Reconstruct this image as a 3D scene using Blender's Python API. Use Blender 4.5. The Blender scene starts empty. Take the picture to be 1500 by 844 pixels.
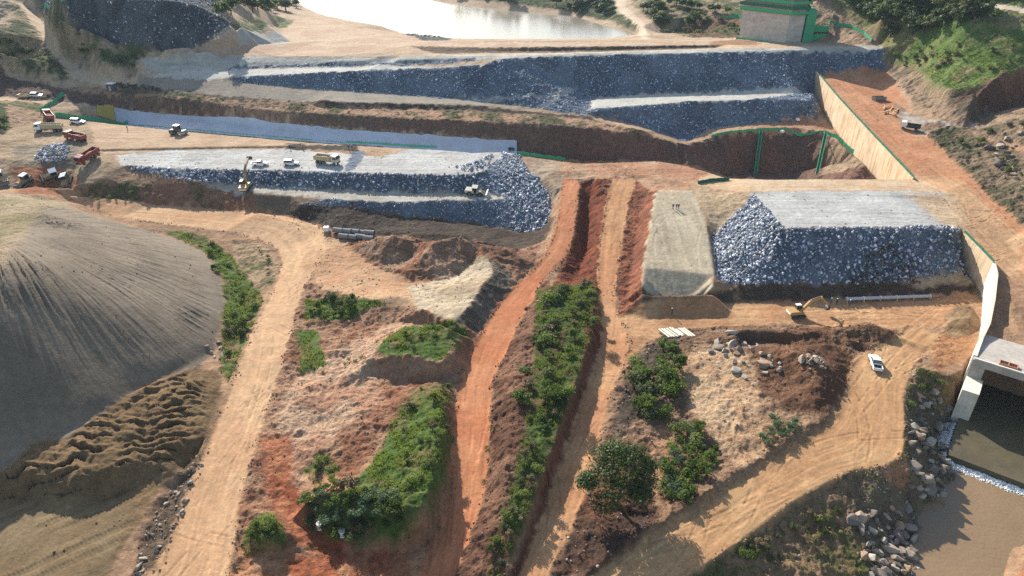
import bpy, bmesh, math, random
import numpy as np
from mathutils import Vector, Matrix, Euler
from mathutils.geometry import delaunay_2d_cdt
rnd = random.Random(7)
rng = np.random.default_rng(7)
scene = bpy.context.scene
C = scene.collection
PI = math.pi
# ------------------------------------------------------------ camera
CAMZ = 86.0; PITCH = math.radians(29.5); FPX = 1000.0
ct, st = math.cos(PITCH), math.sin(PITCH)
def ray(px, py):
    x = (px - 750.0) / FPX; v = -(py - 422.0) / FPX
    return np.array([x, ct + v * st, -st + v * ct])
def at(px, py, z):
    """survey: the place on the level z seen in the photograph at a pixel"""
    d = ray(px, py); t = (z - CAMZ) / d[2]
    return (d[0] * t, d[1] * t)
def proj(x, y, z):
    zc = y * ct - (z - CAMZ) * st; up = y * st + (z - CAMZ) * ct
    return 750 + x / zc * FPX, 422 - up / zc * FPX
# ------------------------------------------------------------ noise
def vnoise(x, y, seed=0):
    xi = np.floor(x).astype(np.int64); yi = np.floor(y).astype(np.int64)
    fx = x - xi; fy = y - yi
    fx = fx * fx * fx * (fx * (fx * 6 - 15) + 10); fy = fy * fy * fy * (fy * (fy * 6 - 15) + 10)
    def h(a, b):
        n = (a * 374761393 + b * 668265263 + seed * 974634777) & 0xFFFFFFFF
        n = ((n ^ (n >> 13)) * 1274126177) & 0xFFFFFFFF
        n = n ^ (n >> 16)
        return (n & 0xFFFF) / 32767.5 - 1.0
    a = h(xi, yi); b = h(xi + 1, yi); c = h(xi, yi + 1); d = h(xi + 1, yi + 1)
    return (a + (b - a) * fx) * (1 - fy) + (c + (d - c) * fx) * fy
def fbm(x, y, octv=4, seed=0, gain=0.5):
    r = 0; a = 1.0; s = 0
    for k in range(octv):
        r = r + a * vnoise(x * 2 ** k + 17.3 * k, y * 2 ** k - 9.1 * k, seed + k); s += a; a *= gain
    return r / s
def ridged(x, y, octv=3, seed=0):
    r = 0; a = 1.0; s = 0
    for k in range(octv):
        r = r + a * (1 - 2 * np.abs(vnoise(x * 2 ** k + 3.3 * k, y * 2 ** k, seed + k))); s += a; a *= 0.5
    return r / s
def sstep(a, b, x):
    t = np.clip((x - a) / (b - a), 0, 1); return t * t * (3 - 2 * t)
def lin(r, g, b, k=1.0):
    f = lambda c: (c / 12.92 if c <= 0.04045 else ((c + 0.055) / 1.055) ** 2.4)
    return np.array([f(r / 255) * k, f(g / 255) * k, f(b / 255) * k])
# ------------------------------------------------------------ tagging
def tag(o, label=None, cat=None, group=None, kind=None):
    if label: o['label'] = label
    if cat: o['category'] = cat
    if group: o['group'] = group
    if kind: o['kind'] = kind
    return o
def link(o, parent=None):
    C.objects.link(o)
    if parent is not None: o.parent = parent
    return o
def empty(name, loc=(0, 0, 0), rz=0.0, scale=1.0):
    o = bpy.data.objects.new(name, None); link(o)
    o.empty_display_size = 0.3
    o.location = loc; o.rotation_euler = (0, 0, rz); o.scale = (scale,) * 3
    return o
def kids(o): return [c for c in bpy.data.objects if c.parent is o]
TREE = {}
def copy_tree(o, parent=None):
    c = o.copy(); C.objects.link(c)
    if parent is not None: c.parent = parent
    for ch in TREE.get(o.name, []): 
        copy_tree(ch, c)
    return c
def freeze(o):
    """remember the children of a prototype so that copying it is quick"""
    ch = kids(o); TREE[o.name] = ch
    for c in ch: freeze(c)
# ------------------------------------------------------------ mesh builder
class MB:
    def __init__(s): s.v = []; s.f = []
    def add(s, v, f):
        n = len(s.v); s.v += [tuple(p) for p in v]; s.f += [tuple(i + n for i in q) for q in f]; return s
    def box(s, x0, x1, y0, y1, z0, z1, rot=None, bev=0.0, taper=None):
        """bevelled box, rot = Matrix applied about its centre; taper=(sx,sy) shrinks the top"""
        cx, cy, cz = (x0 + x1) / 2, (y0 + y1) / 2, (z0 + z1) / 2
        hx, hy, hz = (x1 - x0) / 2, (y1 - y0) / 2, (z1 - z0) / 2
        b = min(bev, hx * .9, hy * .9, hz * .9)
        tx, ty = taper if taper else (1, 1)
        if b <= 0:
            vs = [(a * hx * (tx if c > 0 else 1), bb * hy * (ty if c > 0 else 1), c * hz) for a in (-1, 1) for bb in (-1, 1) for c in (-1, 1)]
            fs = [(0, 1, 3, 2), (4, 6, 7, 5), (0, 4, 5, 1), (2, 3, 7, 6), (0, 2, 6, 4), (1, 5, 7, 3)]
        else:
            bm = bmesh.new(); bmesh.ops.create_cube(bm, size=2)
            for v in bm.verts: 
                t = v.co.z > 0
                v.co = Vector((v.co.x * hx * (tx if t else 1), v.co.y * hy * (ty if t else 1), v.co.z * hz))
            bmesh.ops.bevel(bm, geom=list(bm.edges), offset=b, segments=1, affect='EDGES')
            bm.verts.index_update()
            vs = [tuple(v.co) for v in bm.verts]; fs = [tuple(v.index for v in f.verts) for f in bm.faces]; bm.free()
        out = []
        for p in vs:
            q = Vector(p)
            if rot is not None: q = rot @ q
            out.append((q.x + cx, q.y + cy, q.z + cz))
        return s.add(out, fs)
    def tube(s, p, q, r, r2=None, n=8, cap=True):
        p = Vector(p); q = Vector(q); r2 = r if r2 is None else r2
        d = (q - p).normalized(); a = d.orthogonal().normalized(); b = d.cross(a)
        vs = []
        for (c, rr) in ((p, r), (q, r2)):
            for k in range(n):
                an = 2 * PI * k / n; vs.append(tuple(c + (a * math.cos(an) + b * math.sin(an)) * rr))
        fs = [(k, (k + 1) % n, n + (k + 1) % n, n + k) for k in range(n)]
        if cap: fs += [tuple(range(n - 1, -1, -1)), tuple(range(n, 2 * n))]
        return s.add(vs, fs)
    def path(s, pts, r, n=6):
        for a, b in zip(pts[:-1], pts[1:]): s.tube(a, b, r, n=n)
        return s
    def prism(s, poly, y0, y1):
        """polygon in x,z extruded along y"""
        n = len(poly); vs = [(x, y0, z) for x, z in poly] + [(x, y1, z) for x, z in poly]
        fs = [tuple(range(n)), tuple(range(2 * n - 1, n - 1, -1))] + [(k, n + k, n + (k + 1) % n, (k + 1) % n) for k in range(n)]
        return s.add(vs, fs)
    def zprism(s, poly, z0, z1):
        n = len(poly); vs = [(p[0], p[1], z0) for p in poly] + [(p[0], p[1], z1) for p in poly]
        fs = [tuple(range(n - 1, -1, -1)), tuple(range(n, 2 * n))] + [(k, (k + 1) % n, n + (k + 1) % n, n + k) for k in range(n)]
        return s.add(vs, fs)
    def build(s, name, mat, parent=None, smooth=False):
        me = bpy.data.meshes.new(name); me.from_pydata(s.v, [], s.f); me.update()
        bm = bmesh.new(); bm.from_mesh(me); bmesh.ops.recalc_face_normals(bm, faces=bm.faces); bm.to_mesh(me); bm.free()
        if smooth: me.polygons.foreach_set('use_smooth', [True] * len(me.polygons))
        me.materials.append(mat)
        o = bpy.data.objects.new(name, me); link(o, parent); return o
def np_mesh(name, verts, faces, mat, parent=None, smooth=False, col=None, extra=None):
    """big mesh from arrays; faces (n,3) or (n,4)"""
    me = bpy.data.meshes.new(name); nv, nf, k = len(verts), len(faces), faces.shape[1]
    me.vertices.add(nv); me.vertices.foreach_set('co', np.ascontiguousarray(verts, np.float32).ravel())
    me.loops.add(nf * k); me.loops.foreach_set('vertex_index', np.ascontiguousarray(faces, np.int32).ravel())
    me.polygons.add(nf); me.polygons.foreach_set('loop_start', np.arange(0, nf * k, k, dtype=np.int32))
    if smooth: me.polygons.foreach_set('use_smooth', np.ones(nf, dtype=bool))
    me.update(calc_edges=True)
    if col is not None:
        a = me.attributes.new('soil', 'FLOAT_COLOR', 'POINT')
        c4 = np.ones((nv, 4), np.float32); c4[:, :3] = col; a.data.foreach_set('color', c4.ravel())
    for nm, arr in (extra or {}).items():
        a = me.attributes.new(nm, 'FLOAT', 'POINT'); a.data.foreach_set('value', np.ascontiguousarray(arr, np.float32))
    me.materials.append(mat)
    o = bpy.data.objects.new(name, me); link(o, parent); return o
# ------------------------------------------------------------ materials
def node(nt, t, **kw):
    n = nt.nodes.new(t)
    for k, v in kw.items():
        if k == 'inp':
            for a, b in v.items(): n.inputs[a].default_value = b
        else: setattr(n, k, v)
    return n
def base_mat(name, rough=0.8, metal=0.0):
    m = bpy.data.materials.new(name); m.use_nodes = True; nt = m.node_tree
    b = nt.nodes['Principled BSDF']; b.inputs['Roughness'].default_value = rough; b.inputs['Metallic'].default_value = metal
    b.inputs['Specular IOR Level'].default_value = 0.25
    return m, nt, b
def paint_mat(name, col, rough=0.6, metal=0.0, dirt=0.25, scale=1.2, dirtcol=(.30, .22, .15), spec=0.3):
    """plain colour with dust and wear"""
    m, nt, b = base_mat(name, rough, metal); b.inputs['Specular IOR Level'].default_value = spec
    tc = node(nt, 'ShaderNodeTexCoord')
    n1 = node(nt, 'ShaderNodeTexNoise', inp={'Scale': scale, 'Detail': 6.0, 'Roughness': .65})
    nt.links.new(tc.outputs['Object'], n1.inputs['Vector'])
    rp = node(nt, 'ShaderNodeValToRGB'); rp.color_ramp.elements[0].position = .42; rp.color_ramp.elements[1].position = .75
    rp.color_ramp.elements[0].color = (0, 0, 0, 1); rp.color_ramp.elements[1].color = (dirt, dirt, dirt, 1)
    nt.links.new(n1.outputs['Fac'], rp.inputs['Fac'])
    mx = node(nt, 'ShaderNodeMixRGB', inp={'Color1': (*col, 1), 'Color2': (*dirtcol, 1)})
    nt.links.new(rp.outputs['Color'], mx.inputs['Fac']); nt.links.new(mx.outputs['Color'], b.inputs['Base Color'])
    return m
# ------------------------------------------------------------ terrain: surveyed breaklines (photo point + level)
SEGS = []     # lists of (x,y,z) in world
def bl(*pts, smooth=True, sub=4):
    """breakline given as (px,py,level) points"""
    w = [(*at(a, b, z), z) for a, b, z in pts]
    return wl(*w, smooth=smooth, sub=sub)
def wl(*w, smooth=True, sub=4):
    w = [np.array(p, float) for p in w]
    if len(w) < 3 or not smooth: out = w
    else:
        out = []
        for i in range(len(w) - 1):
            p0 = w[max(i - 1, 0)]; p1 = w[i]; p2 = w[i + 1]; p3 = w[min(i + 2, len(w) - 1)]
            d = np.linalg.norm(p2 - p1)
            def tn(a, b, c):
                la = np.linalg.norm(b - a); lb = np.linalg.norm(c - b)
                if la < 1e-6 or lb < 1e-6: return (c - a) * 0.0 + ((c - b) / lb if lb > 1e-6 else (b - a) / max(la, 1e-6))
                t = (b - a) / la + (c - b) / lb; return t / 2
            t1 = tn(p0, p1, p2) * d; t2 = tn(p1, p2, p3) * d
            for k in range(sub):
                t = k / sub; h00 = 2*t**3 - 3*t**2 + 1; h10 = t**3 - 2*t**2 + t; h01 = -2*t**3 + 3*t**2; h11 = t**3 - t**2
                q = h00 * p1 + h10 * t1 + h01 * p2 + h11 * t2
                q[2] = p1[2] + (p2[2] - p1[2]) * t
                out.append(q)
        out.append(w[-1])
    SEGS.append(out); return out
# --- near haul roads
ROAD_A_L = bl((150,960,0),(228,844,0),(265,740,0),(305,650,.2),(338,570,.4),(368,490,.7),(398,430,1),(412,390,1.3),(402,362,1.5),(360,346,1.7),(290,334,2),(200,322,2.5),(112,304,3))
ROAD_A_R = bl((270,960,0),(335,844,0),(352,740,0),(375,650,.2),(402,570,.4),(425,490,.7),(442,430,1),(468,385,1.3),(480,350,1.6),(455,327,1.9),(380,313,2.2),(280,304,2.8),(170,296,3.3),(70,284,4.5))
ROAD_B_L = bl((560,960,-3),(612,844,-2.5),(645,770,-2),(660,727,-1.7),(663,660,-1),(667,600,-.3),(673,560,0),(697,500,.6),(727,450,1.2),(764,410,2),(800,370,4),(817,320,6.5),(824,262,9.6))
ROAD_B_R = bl((615,960,-3),(666,844,-2.5),(694,770,-2),(710,727,-1.7),(716,660,-1),(719,600,-.3),(722,560,0),(750,500,.6),(772,450,1.2),(800,408,2),(832,370,4),(844,320,6.5),(850,265,9.6))
ROAD_C_L = bl((710,960,-2.5),(762,844,-2),(790,765,-1.5),(822,685,-1),(842,610,-.5),(868,545,0),(882,495,.5),(880,450,1.5),(876,400,3),(878,350,5),(888,300,8),(895,264,10.2))
ROAD_C_R = bl((760,960,-2.5),(803,844,-2),(840,765,-1.5),(868,690,-1),(885,610,-.5),(908,545,0),(922,500,.6),(903,450,1.5),(904,400,3),(912,350,5),(922,300,8),(932,264,10.2))
ROAD_D_L = bl((800,900,-2.3),(870,844,-2),(935,800,-1.6),(1010,750,-1.2),(1080,705,-.9),(1150,660,-.5),(1212,622,-.2),(1238,570,0),(1248,530,.2),(1300,505,.5),(1330,478,.8))
ROAD_D_R = bl((900,930,-2.4),(1010,844,-2),(1090,790,-1.6),(1180,725,-1.2),(1250,690,-.9),(1315,675,-.5),(1325,620,-.3),(1325,570,0),(1355,515,.4),(1385,490,.8))
bl((860,838,-1.2),(925,793,-.7),(1005,742,-.2),(1075,697,0),(1145,652,.3),(1205,614,.5),(1228,572,.6))      # bank along D
bl((1020,850,-3.4),(1098,795,-2.6),(1186,732,-2.2),(1252,700,-2.0))
# --- grey sand heap on the left
CREST = bl((120,299,9),(62,298,17.5),(36,336,22),(0,385,26),(-60,465,22),(-150,540,9))
bl((108,309,3.2),(205,336,2),(260,352,1.5),(300,374,1.2),(322,405,1),(329,440,.7),(326,480,.5),(315,512,.5),(292,540,.8),(262,549,2.0),(215,563,3.0),(175,590,3.8),(135,614,4.3),(98,641,4.6),(54,649,4.7),(17,680,4.5),(-30,715,3),(-110,790,0),(-260,900,0))
bl((-90,300,15),(-60,370,19),(-130,450,20)); bl((-200,330,8),(-260,420,6),(-330,520,3)); bl((-30,284,12),(30,288,12),(62,292,14))
# --- brown sand heap in the corner
bl((25,694,4.0),(62,686,4.0),(95,684,4.0),(130,692,3.8),(165,685,3.5),(200,668,3.2),(240,655,2.8),(285,640,1.8))
bl((35,725,.8),(75,745,.3),(120,760,0),(160,728,.2),(205,712,.3),(240,706,.4),(272,690,.4),(292,664,.8),(300,640,1))
bl((280,567,2.6),(303,600,1.6),(300,632,1.1)); bl((300,545,.8),(322,552,.5),(318,590,.3))
bl((130,650,4.3),(180,620,3.9),(235,590,3.2))
bl((-80,800,.2),(0,745,.6),(30,735,.6)); bl((0,844,0),(60,800,.1),(130,780,.1)); bl((100,860,0),(180,790,-.1),(230,730,.1))
bl((185,860,-1.1),(212,795,-1.1),(242,740,-1),(266,710,-.9),(300,650,-.3))
bl((-200,960,0),(60,960,0))
# --- green strip beside road A
bl((290,352,.8),(335,380,.2),(352,430,-.3),(350,480,-.4),(338,520,-.3)); bl((385,372,1.2),(398,392,1.0),(388,430,.4))
# --- yard and dirt heaps in the middle
bl((500,360,1.6),(540,380,1.6),(560,400,1.7),(600,420,2))
bl((530,372,2.0),(548,352,4.6),(572,347,6.2),(598,350,6.0),(612,368,4.0)); bl((545,389,1.7),(575,393,1.7),(600,380,2.0))
bl((608,392,3.6),(622,372,5.6),(643,354,7.2),(668,349,7.4),(686,358,6.6),(700,372,5)); bl((618,408,1.9),(645,411,1.9),(672,402,2.2),(690,388,3.2))
bl((545,340,2),(600,342,2),(680,346,2.4))
bl((705,358,4.6),(735,364,5.2),(762,376,4.8),(778,386,3.4)); bl((712,377,5.2),(722,398,5.0),(705,420,4.7),(690,445,4.4),(665,470,3.9)); bl((640,420,2.6),(650,440,3.0),(620,440,2.8))
bl((745,402,3.2),(746,432,1.4),(722,470,.9),(700,490,.7)); bl((738,384,4.4),(756,392,3.4))
bl((452,432,1.4),(480,425,2.2),(520,435,2.6),(545,440,3),(570,434,3.4),(595,436,3.4),(612,452,3.4),(640,462,3.6),(663,472,3.9))
bl((450,446,.6),(480,446,.5),(520,472,.4),(560,476,.6),(600,474,.9),(640,484,1.2),(660,492,1.2))
bl((445,480,.3),(460,520,.2),(500,530,.4),(530,510,.8))
bl((545,520,2.4),(566,500,3.8),(592,484,4.8),(640,476,5),(664,486,4.6),(674,500,3.8)); bl((540,527,2.6),(570,522,3.8),(610,522,4.2),(642,533,3.8),(662,522,3.6))
bl((545,548,.3),(580,560,.2),(615,562,.2),(650,556,.4),(664,545,.6))
bl((440,560,-.2),(500,570,.2),(560,585,.4),(600,580,1.2)); bl((450,640,-.6),(500,640,.3),(540,650,.8),(575,640,1.5)); bl((440,700,-1),(490,700,-.6),(530,690,.5))
bl((500,600,.9),(530,610,1.2),(550,600,.8)); bl((470,610,0),(520,630,.9),(560,620,1.2))
bl((600,585,2.0),(636,575,3.0),(644,592,3.8),(643,640,4.6),(636,690,4.8),(622,735,4.4)); bl((585,640,2.8),(597,680,4.0),(592,722,4.0)); bl((545,690,2.0),(560,720,3.0))
bl((445,735,1.2),(480,722,2.2),(520,726,3.0),(560,735,3.4),(598,746,4.0),(622,747,3.8))
bl((455,790,-2.2),(500,805,-2.3),(560,806,-2.3),(610,802,-2.2),(636,778,-2.0)); 
bl((395,640,.1),(392,700,-.7),(425,765,-1.8),(480,812,-2.3),(560,835,-2.4)); bl((425,640,-.3),(430,700,-.9),(455,760,-1.9))
bl((352,790,-.4),(372,762,.8),(392,756,1.6),(412,775,1.0),(425,800,-1)); bl((355,815,-1),(385,812,-1),(420,815,-1.8)); bl((380,785,1.4),(395,790,1.2))
bl((345,844,-1.2),(420,844,-2),(520,844,-2.5),(590,850,-2.6)); bl((300,960,-1),(450,960,-2.5))
# --- berm and green strip between roads B and C
bl((722,844,-1.4),(728,790,.2),(732,740,1.4),(740,690,2.4),(746,630,3.0),(748,570,3.2),(765,510,3.2),(785,465,3.2),(803,440,3.4))
bl((742,850,-1.0),(748,790,.8),(760,730,2.0),(775,680,2.8),(790,620,3.4),(800,560,3.6),(815,510,3.8),(828,465,4.0),(838,432,4))
bl((765,770,.9),(785,715,2.0),(806,665,2.8),(828,605,3.3),(850,545,3.6),(866,490,3.7),(873,440,3.8),(868,424,3.7))
bl((752,850,-1.6),(775,785,-1.2),(806,708,-.7),(832,635,-.3),(858,560,.1),(876,505,.5))
bl((790,428,2.6),(815,414,2.2),(845,415,1.6),(865,415,2.4))
bl((862,286,6.6),(860,330,3.2),(858,370,1.2),(846,405,.9))
bl((905,470,1.0),(918,440,1.4),(925,400,2.6),(932,350,4.6),(942,300,8.0),(950,275,10))
# --- pale ramp and right-hand embankment
bl((962,280,11.2),(952,330,9.2),(945,380,6.8),(940,428,4.7)); bl((1012,280,11.2),(1030,310,9.8),(1040,355,7.6),(1046,395,5.8),(1042,429,4.6))
bl((940,428,4.7),(990,430,4.6),(1042,429,4.6)); bl((936,447,1.0),(1000,447,.9),(1080,445,.9),(1200,442,.9),(1320,438,.9),(1425,431,1.0))
bl((1020,272,11.2),(1060,266,11.8),(1095,262,13.2),(1200,262,13.3),(1335,262,12.3)); bl((1030,300,10.4),(1060,285,11.6),(1098,281,13.4)); bl((1098,281,13.4),(1200,281,13.4),(1330,282,13),(1385,283,11.8))
bl((1104,286,13.2),(1072,315,9.6),(1042,345,6.3)); bl((1125,310,13.1),(1146,334,13.0),(1200,334,13),(1300,333,12.9),(1390,335,12.2),(1407,341,11.0))
bl((1042,346,6.3),(1048,385,4.8),(1054,408,3.8),(1085,417,3.6),(1200,419,3.5),(1320,415,3.6),(1412,406,3.4),(1423,408,3.2))
bl((930,470,.7),(1000,462,.8),(1150,458,.8),(1300,456,.8),(1425,452,.9)); bl((945,505,.3),(985,482,.5),(1060,478,.7),(1150,474,.8),(1290,480,.7))
# --- ground between C and D
bl((912,600,-.4),(930,560,.2),(945,520,.4)); bl((850,800,-1.2),(880,740,-.6),(900,660,-.3),(915,620,0)); bl((960,690,-1.4),(985,640,-1),(1000,600,-.2),(990,540,.6))
bl((1000,545,.9),(1040,520,1.6),(1080,512,1.6)); bl((1080,488,1.6),(1100,483,2.0),(1128,486,2.4)); bl((1085,503,-.2),(1105,507,-.6),(1128,504,.2))
bl((1135,505,3.4),(1160,512,4.6),(1188,530,4.4),(1200,560,3.0),(1196,590,1.4)); bl((1150,535,2.6),(1165,560,1.8)); bl((1225,540,1.6),(1236,565,.8)); bl((1110,560,1.2),(1150,600,1.2),(1190,612,.6))
bl((1020,610,.6),(1070,600,1.2),(1090,640,.5)); bl((950,760,-1.6),(1020,705,-1),(1090,665,-.2),(1150,630,.2))
bl((1215,490,1.0),(1240,480,2.2),(1270,476,2.6),(1300,484,2.6),(1315,492,1.6)); bl((1230,508,.4),(1268,512,.4),(1300,500,.6))
# --- gravel heaps by the culvert
bl((1388,462,1.4),(1400,450,2.4),(1418,448,2.6),(1426,455,2)); bl((1385,478,1.0),(1396,468,2.4),(1420,466,2.6)); bl((1390,492,.8),(1420,492,.8))
bl((1370,520,.4),(1410,515,.6),(1412,540,.2)); bl((1345,540,.2),(1375,548,-.4),(1400,556,-1.2))
# --- river bank
bl((1335,575,-.6),(1350,590,-2.5),(1372,596,-5)); bl((1338,640,-1.2),(1355,650,-4.5),(1374,652,-8.3))
bl((1332,690,-1.0),(1350,705,-4.0),(1368,722,-8.3),(1385,716,-8.4),(1405,698,-8.5),(1382,670,-8.5),(1374,640,-8.5),(1382,622,-8.4))
bl((1300,692,-1),(1312,705,-3.2),(1330,735,-6.8),(1347,752,-8.4)); bl((1330,900,-8.4),(1338,844,-8.3),(1335,800,-8.3),(1340,772,-8.3),(1347,752,-8.4))
bl((1250,712,-2.6),(1265,745,-4.2),(1290,800,-6.6),(1300,850,-7.4)); bl((1110,850,-4.6),(1160,800,-4.2),(1210,765,-3.8)); bl((1180,900,-5.5),(1240,850,-6)); 
bl((1400,960,-10),(1420,800,-10),(1450,730,-10.5),(1500,760,-10),(1600,800,-10)); bl((1488,850,-7.4),(1515,815,-7),(1560,860,-6)); bl((1480,870,-8),(1510,960,-7.6))
# --- central rock embankment (M)
bl((80,174,12.6),(170,182,12.1),(260,191,12),(350,199,11.9),(450,208,11.7),(560,215,11.5),(650,220,11.4),(762,228,11.2),(800,233,11.1))
bl((150,219,12.0),(250,216.5,12.0),(420,213.5,11.9)); bl((150,222,11.3),(250,219.5,11.3),(420,216.5,11.3)); bl((150,226,11.4),(250,223,11.3),(420,219.5,11.3),(520,222,11.3),(560,230,11.1),(700,224,11.1),(738,222,11.1))
bl((178,243,11),(250,247,10.8),(330,249,10.8),(440,251,10.8),(520,254,10.8),(650,257,10.8),(700,255,10.8),(738,232,11))
bl((190,249,10.0),(280,266,8.8),(350,272,7.3),(450,278,6.8),(560,283,6.5),(650,283,6.5),(740,288,6.4))
bl((375,284,6.7),(480,292,6.3),(560,297,6.1),(650,294,6.3),(740,293,6.35))
bl((440,301,5.3),(520,304,4.8),(575,316,3.2),(640,323,2.2),(700,329,1.3),(755,339,.9))
bl((738,232,11),(770,255,9.6),(790,268,8.6),(806,290,6),(805,318,3.8),(790,338,1.6),(757,341,.9)); bl((738,222,11.1),(770,236,10.7),(800,262,9.6),(816,275,9))
bl((380,312,4.2),(430,326,3),(480,336,1.9),(560,346,1.5),(640,354,1.3),(700,364,1.2),(760,366,1.4),(798,352,3.2),(812,318,5.8))
bl((700,355,2.4),(745,376,2.6),(775,384,2.6)); 
# --- yard at the upper left
bl((0,232,12),(60,236,11.6),(120,228,12),(160,215,12)); bl((-40,282,6.4),(10,278,6.8),(60,274,7.4),(115,272,7.8),(160,262,8.8)); bl((0,215,12.6),(60,205,12.6),(120,195,12.6)); bl((180,272,7.4),(250,285,5.6),(330,296,4.4)); bl((90,286,5.6),(200,293,4.4),(280,300,3.6))
bl((-60,160,19),(0,152,18),(38,150,16.6),(70,160,14)); bl((-60,200,15),(0,192,14),(60,175,13.4)); bl((10,168,16),(45,166,15))
bl((70,158,14),(95,145,15),(128,152,13)); bl((-200,240,14),(-300,300,10))
# --- cut-off trench
WTOP = bl((-80,82,25),(0,97,22.5),(53,122,18.2),(93,131,16.4),(160,136,16.0),(280,149,15.7),(400,165,14.4),(500,169,13.8),(590,173,13.5),(670,177,13.2),(767,180,13),(873,188,12.5),(940,197,10),(1003,212,6.4),(1047,203,6.4),(1063,196,8.2),(1110,191,8.6),(1190,189,8.6),(1222,203,8.2),(1246,222,7.4),(1268,243,6.4))
bl((-80,140,16.5),(0,142,15.8),(40,147,15.2),(95,150,14.5)); bl((128,150,12.2),(165,161,9.6),(280,173,9.6),(400,184,9.4),(510,191.5,8.9),(643,200.5,8.3),(745,208.5,7.2))
bl((170,184,4.3),(260,193.5,6.6),(350,202,5.8),(450,210.5,4.6),(560,218,4.1),(650,222.5,4.3),(755,229,4.4)); wl(*[(p[0], p[1] + 4.0, 1.5) for p in [(*at(a, b, z), z) for a, b, z in ((170,182,12.1),(260,191,12),(350,199,11.9),(450,208,11.7),(560,215,11.5),(650,220,11.4),(755,227.5,11.2))]])
bl((760,221,4.8),(850,234,2.2),(900,234,2.5),(965,235,2.4),(1010,243,1.6),(1063,257,-4),(1110,257.5,-6.6),(1200,256,-4),(1235,256,-2))
wl(*[(x, y + 6, zz) for (x, y), zz in zip([at(a, b, 11) for a, b in ((800,233),(850,240),(965,236),(1010,244),(1063,259),(1110,262),(1200,262),(1285,262))], (3, 1, 1, 0, -5, -7, -5, -3))])
bl((800,233,11.1),(850,239,10.9),(905,238,11),(965,236.5,11.2),(1010,244,11.2),(1063,260,11.7),(1095,262,13.2)); bl((790,250,10.6),(860,252,10.6),(950,258,11)); bl((870,262,10.4),(880,275,9.6))
# --- ledges and the upper embankment (U)
bl((168,131.5,16.6),(213,133.5,16.2),(350,149.5,15.3),(510,157.5,14.8),(697,163,14.1),(830,172,13.3),(885,181,12.6),(945,192,11))
bl((168,121.5,18.7),(213,125,18.4),(350,143,17.5),(510,150,16.6),(697,154.5,15.5),(800,161,14.3),(860,169,13.4))
bl((225,108,21.5),(300,117,19.8),(350,120.5,19.4),(483,132,18.0),(590,139,16.9),(670,145,16.2),(780,157.5,14.8),(862,168,13.6))
bl((320,113,20.6),(430,109,22.6),(537,104,24.1),(643,101,25.1),(707,97,26.6),(723,90,28.1),(742,86,29))
bl((300,104,21.6),(430,99,23.2),(560,95,24.6),(690,89,27.6)); bl((240,93,24),(430,91,24.8),(560,89.5,26.2),(690,85,28.3))
bl((208,87,26.5),(240,85.5,25.4),(350,83,26),(560,82.5,27.2),(650,81.5,28.4),(750,80.5,29.6),(900,76.5,29.6),(1050,72,29.7),(1180,69,30),(1292,66,30))
bl((742,86,29),(900,80.5,29.1),(1050,77,29.2),(1180,73.5,29.4),(1290,71,29.5))
bl((742,86,29),(790,104,24.4),(835,123,19.8),(866,143,16.0)); bl((866,143,16),(940,138.5,16),(1007,137,16),(1100,137.5,16.1),(1190,138,16.3)); bl((707,97,26.6),(770,112,23.6),(812,130,19.6),(822,148,16.5))
bl((862,163,15),(927,155.5,15.8),(1020,148.5,15.9),(1100,146.5,16),(1188,147,16.2))
bl((862,168,14),(887,174,12.0),(948,188,8.8),(1005,206,5),(1035,190,7.3),(1100,182,8.8),(1190,177,9.2))
bl((1296,103,22),(1286,74,29.2),(1292,66,30))
# --- coffer bank, yard and lake behind it
bl((600,77,28.2),(650,76,27.6),(760,76,27),(900,73.5,26.8),(1050,69.5,27.2)); bl((600,66,28.4),(700,69.5,28.4),(900,68,28.3),(1050,66,28.2),(1100,65,28.2))
bl((640,60,28),(760,59.5,28.2),(900,59.5,28.2),(1050,60.5,28.2),(1090,58,28.2)); bl((650,57,24),(760,57.5,24),(900,57,24),(1000,57,24))
bl((350,72,26),(450,60,26),(560,62,27.4),(640,66,28.2)); bl((230,82,27),(300,75,28.6),(380,66,28)); bl((400,40,24.5),(480,38,23.5),(560,50,25)); bl((350,20,24),(420,28,23.5))
LAKE = [(405,-42,18),(428,-8,18),(440,8,18),(470,22,18),(520,33,18),(570,44,18),(600,52,18),(660,57,18),(760,57.5,18),(880,56.5,18),(936,55,18),(930,48,18),(880,36,18),(835,22,18),(800,20,18),(735,14,18),(690,9,18),(640,2,18),(612,-8,18),(590,-42,18)]
bl(*LAKE)
bl((450,-38,15),(560,-38,15)); bl((445,-20,15),(520,8,15),(620,25,15),(760,42,15),(880,50,15)); bl((520,-14,15),(640,14,15),(800,32,15)); bl((420,0,20),(455,20,20),(560,38,20)); bl((660,-8,22),(740,3,22),(830,12,21),(892,26,20))
bl((970,50,19),(1000,56,18),(1020,56,18)); bl((985,53,16),(1010,56,16))
bl((900,0,26),(920,25,23),(945,45,22.5),(948,58,26)); bl((960,30,24),(1020,25,26),(1080,38,25.5)); bl((960,-10,32),(1040,-5,34),(1090,10,32)); bl((1050,50,24),(1085,52,25.5))
bl((1090,62,28.2),(1190,60,28.4),(1240,64,29.5)); bl((1180,30,36),(1225,45,33),(1255,60,31)); bl((1190,5,42),(1260,40,35),(1284,60,31.5))
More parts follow.
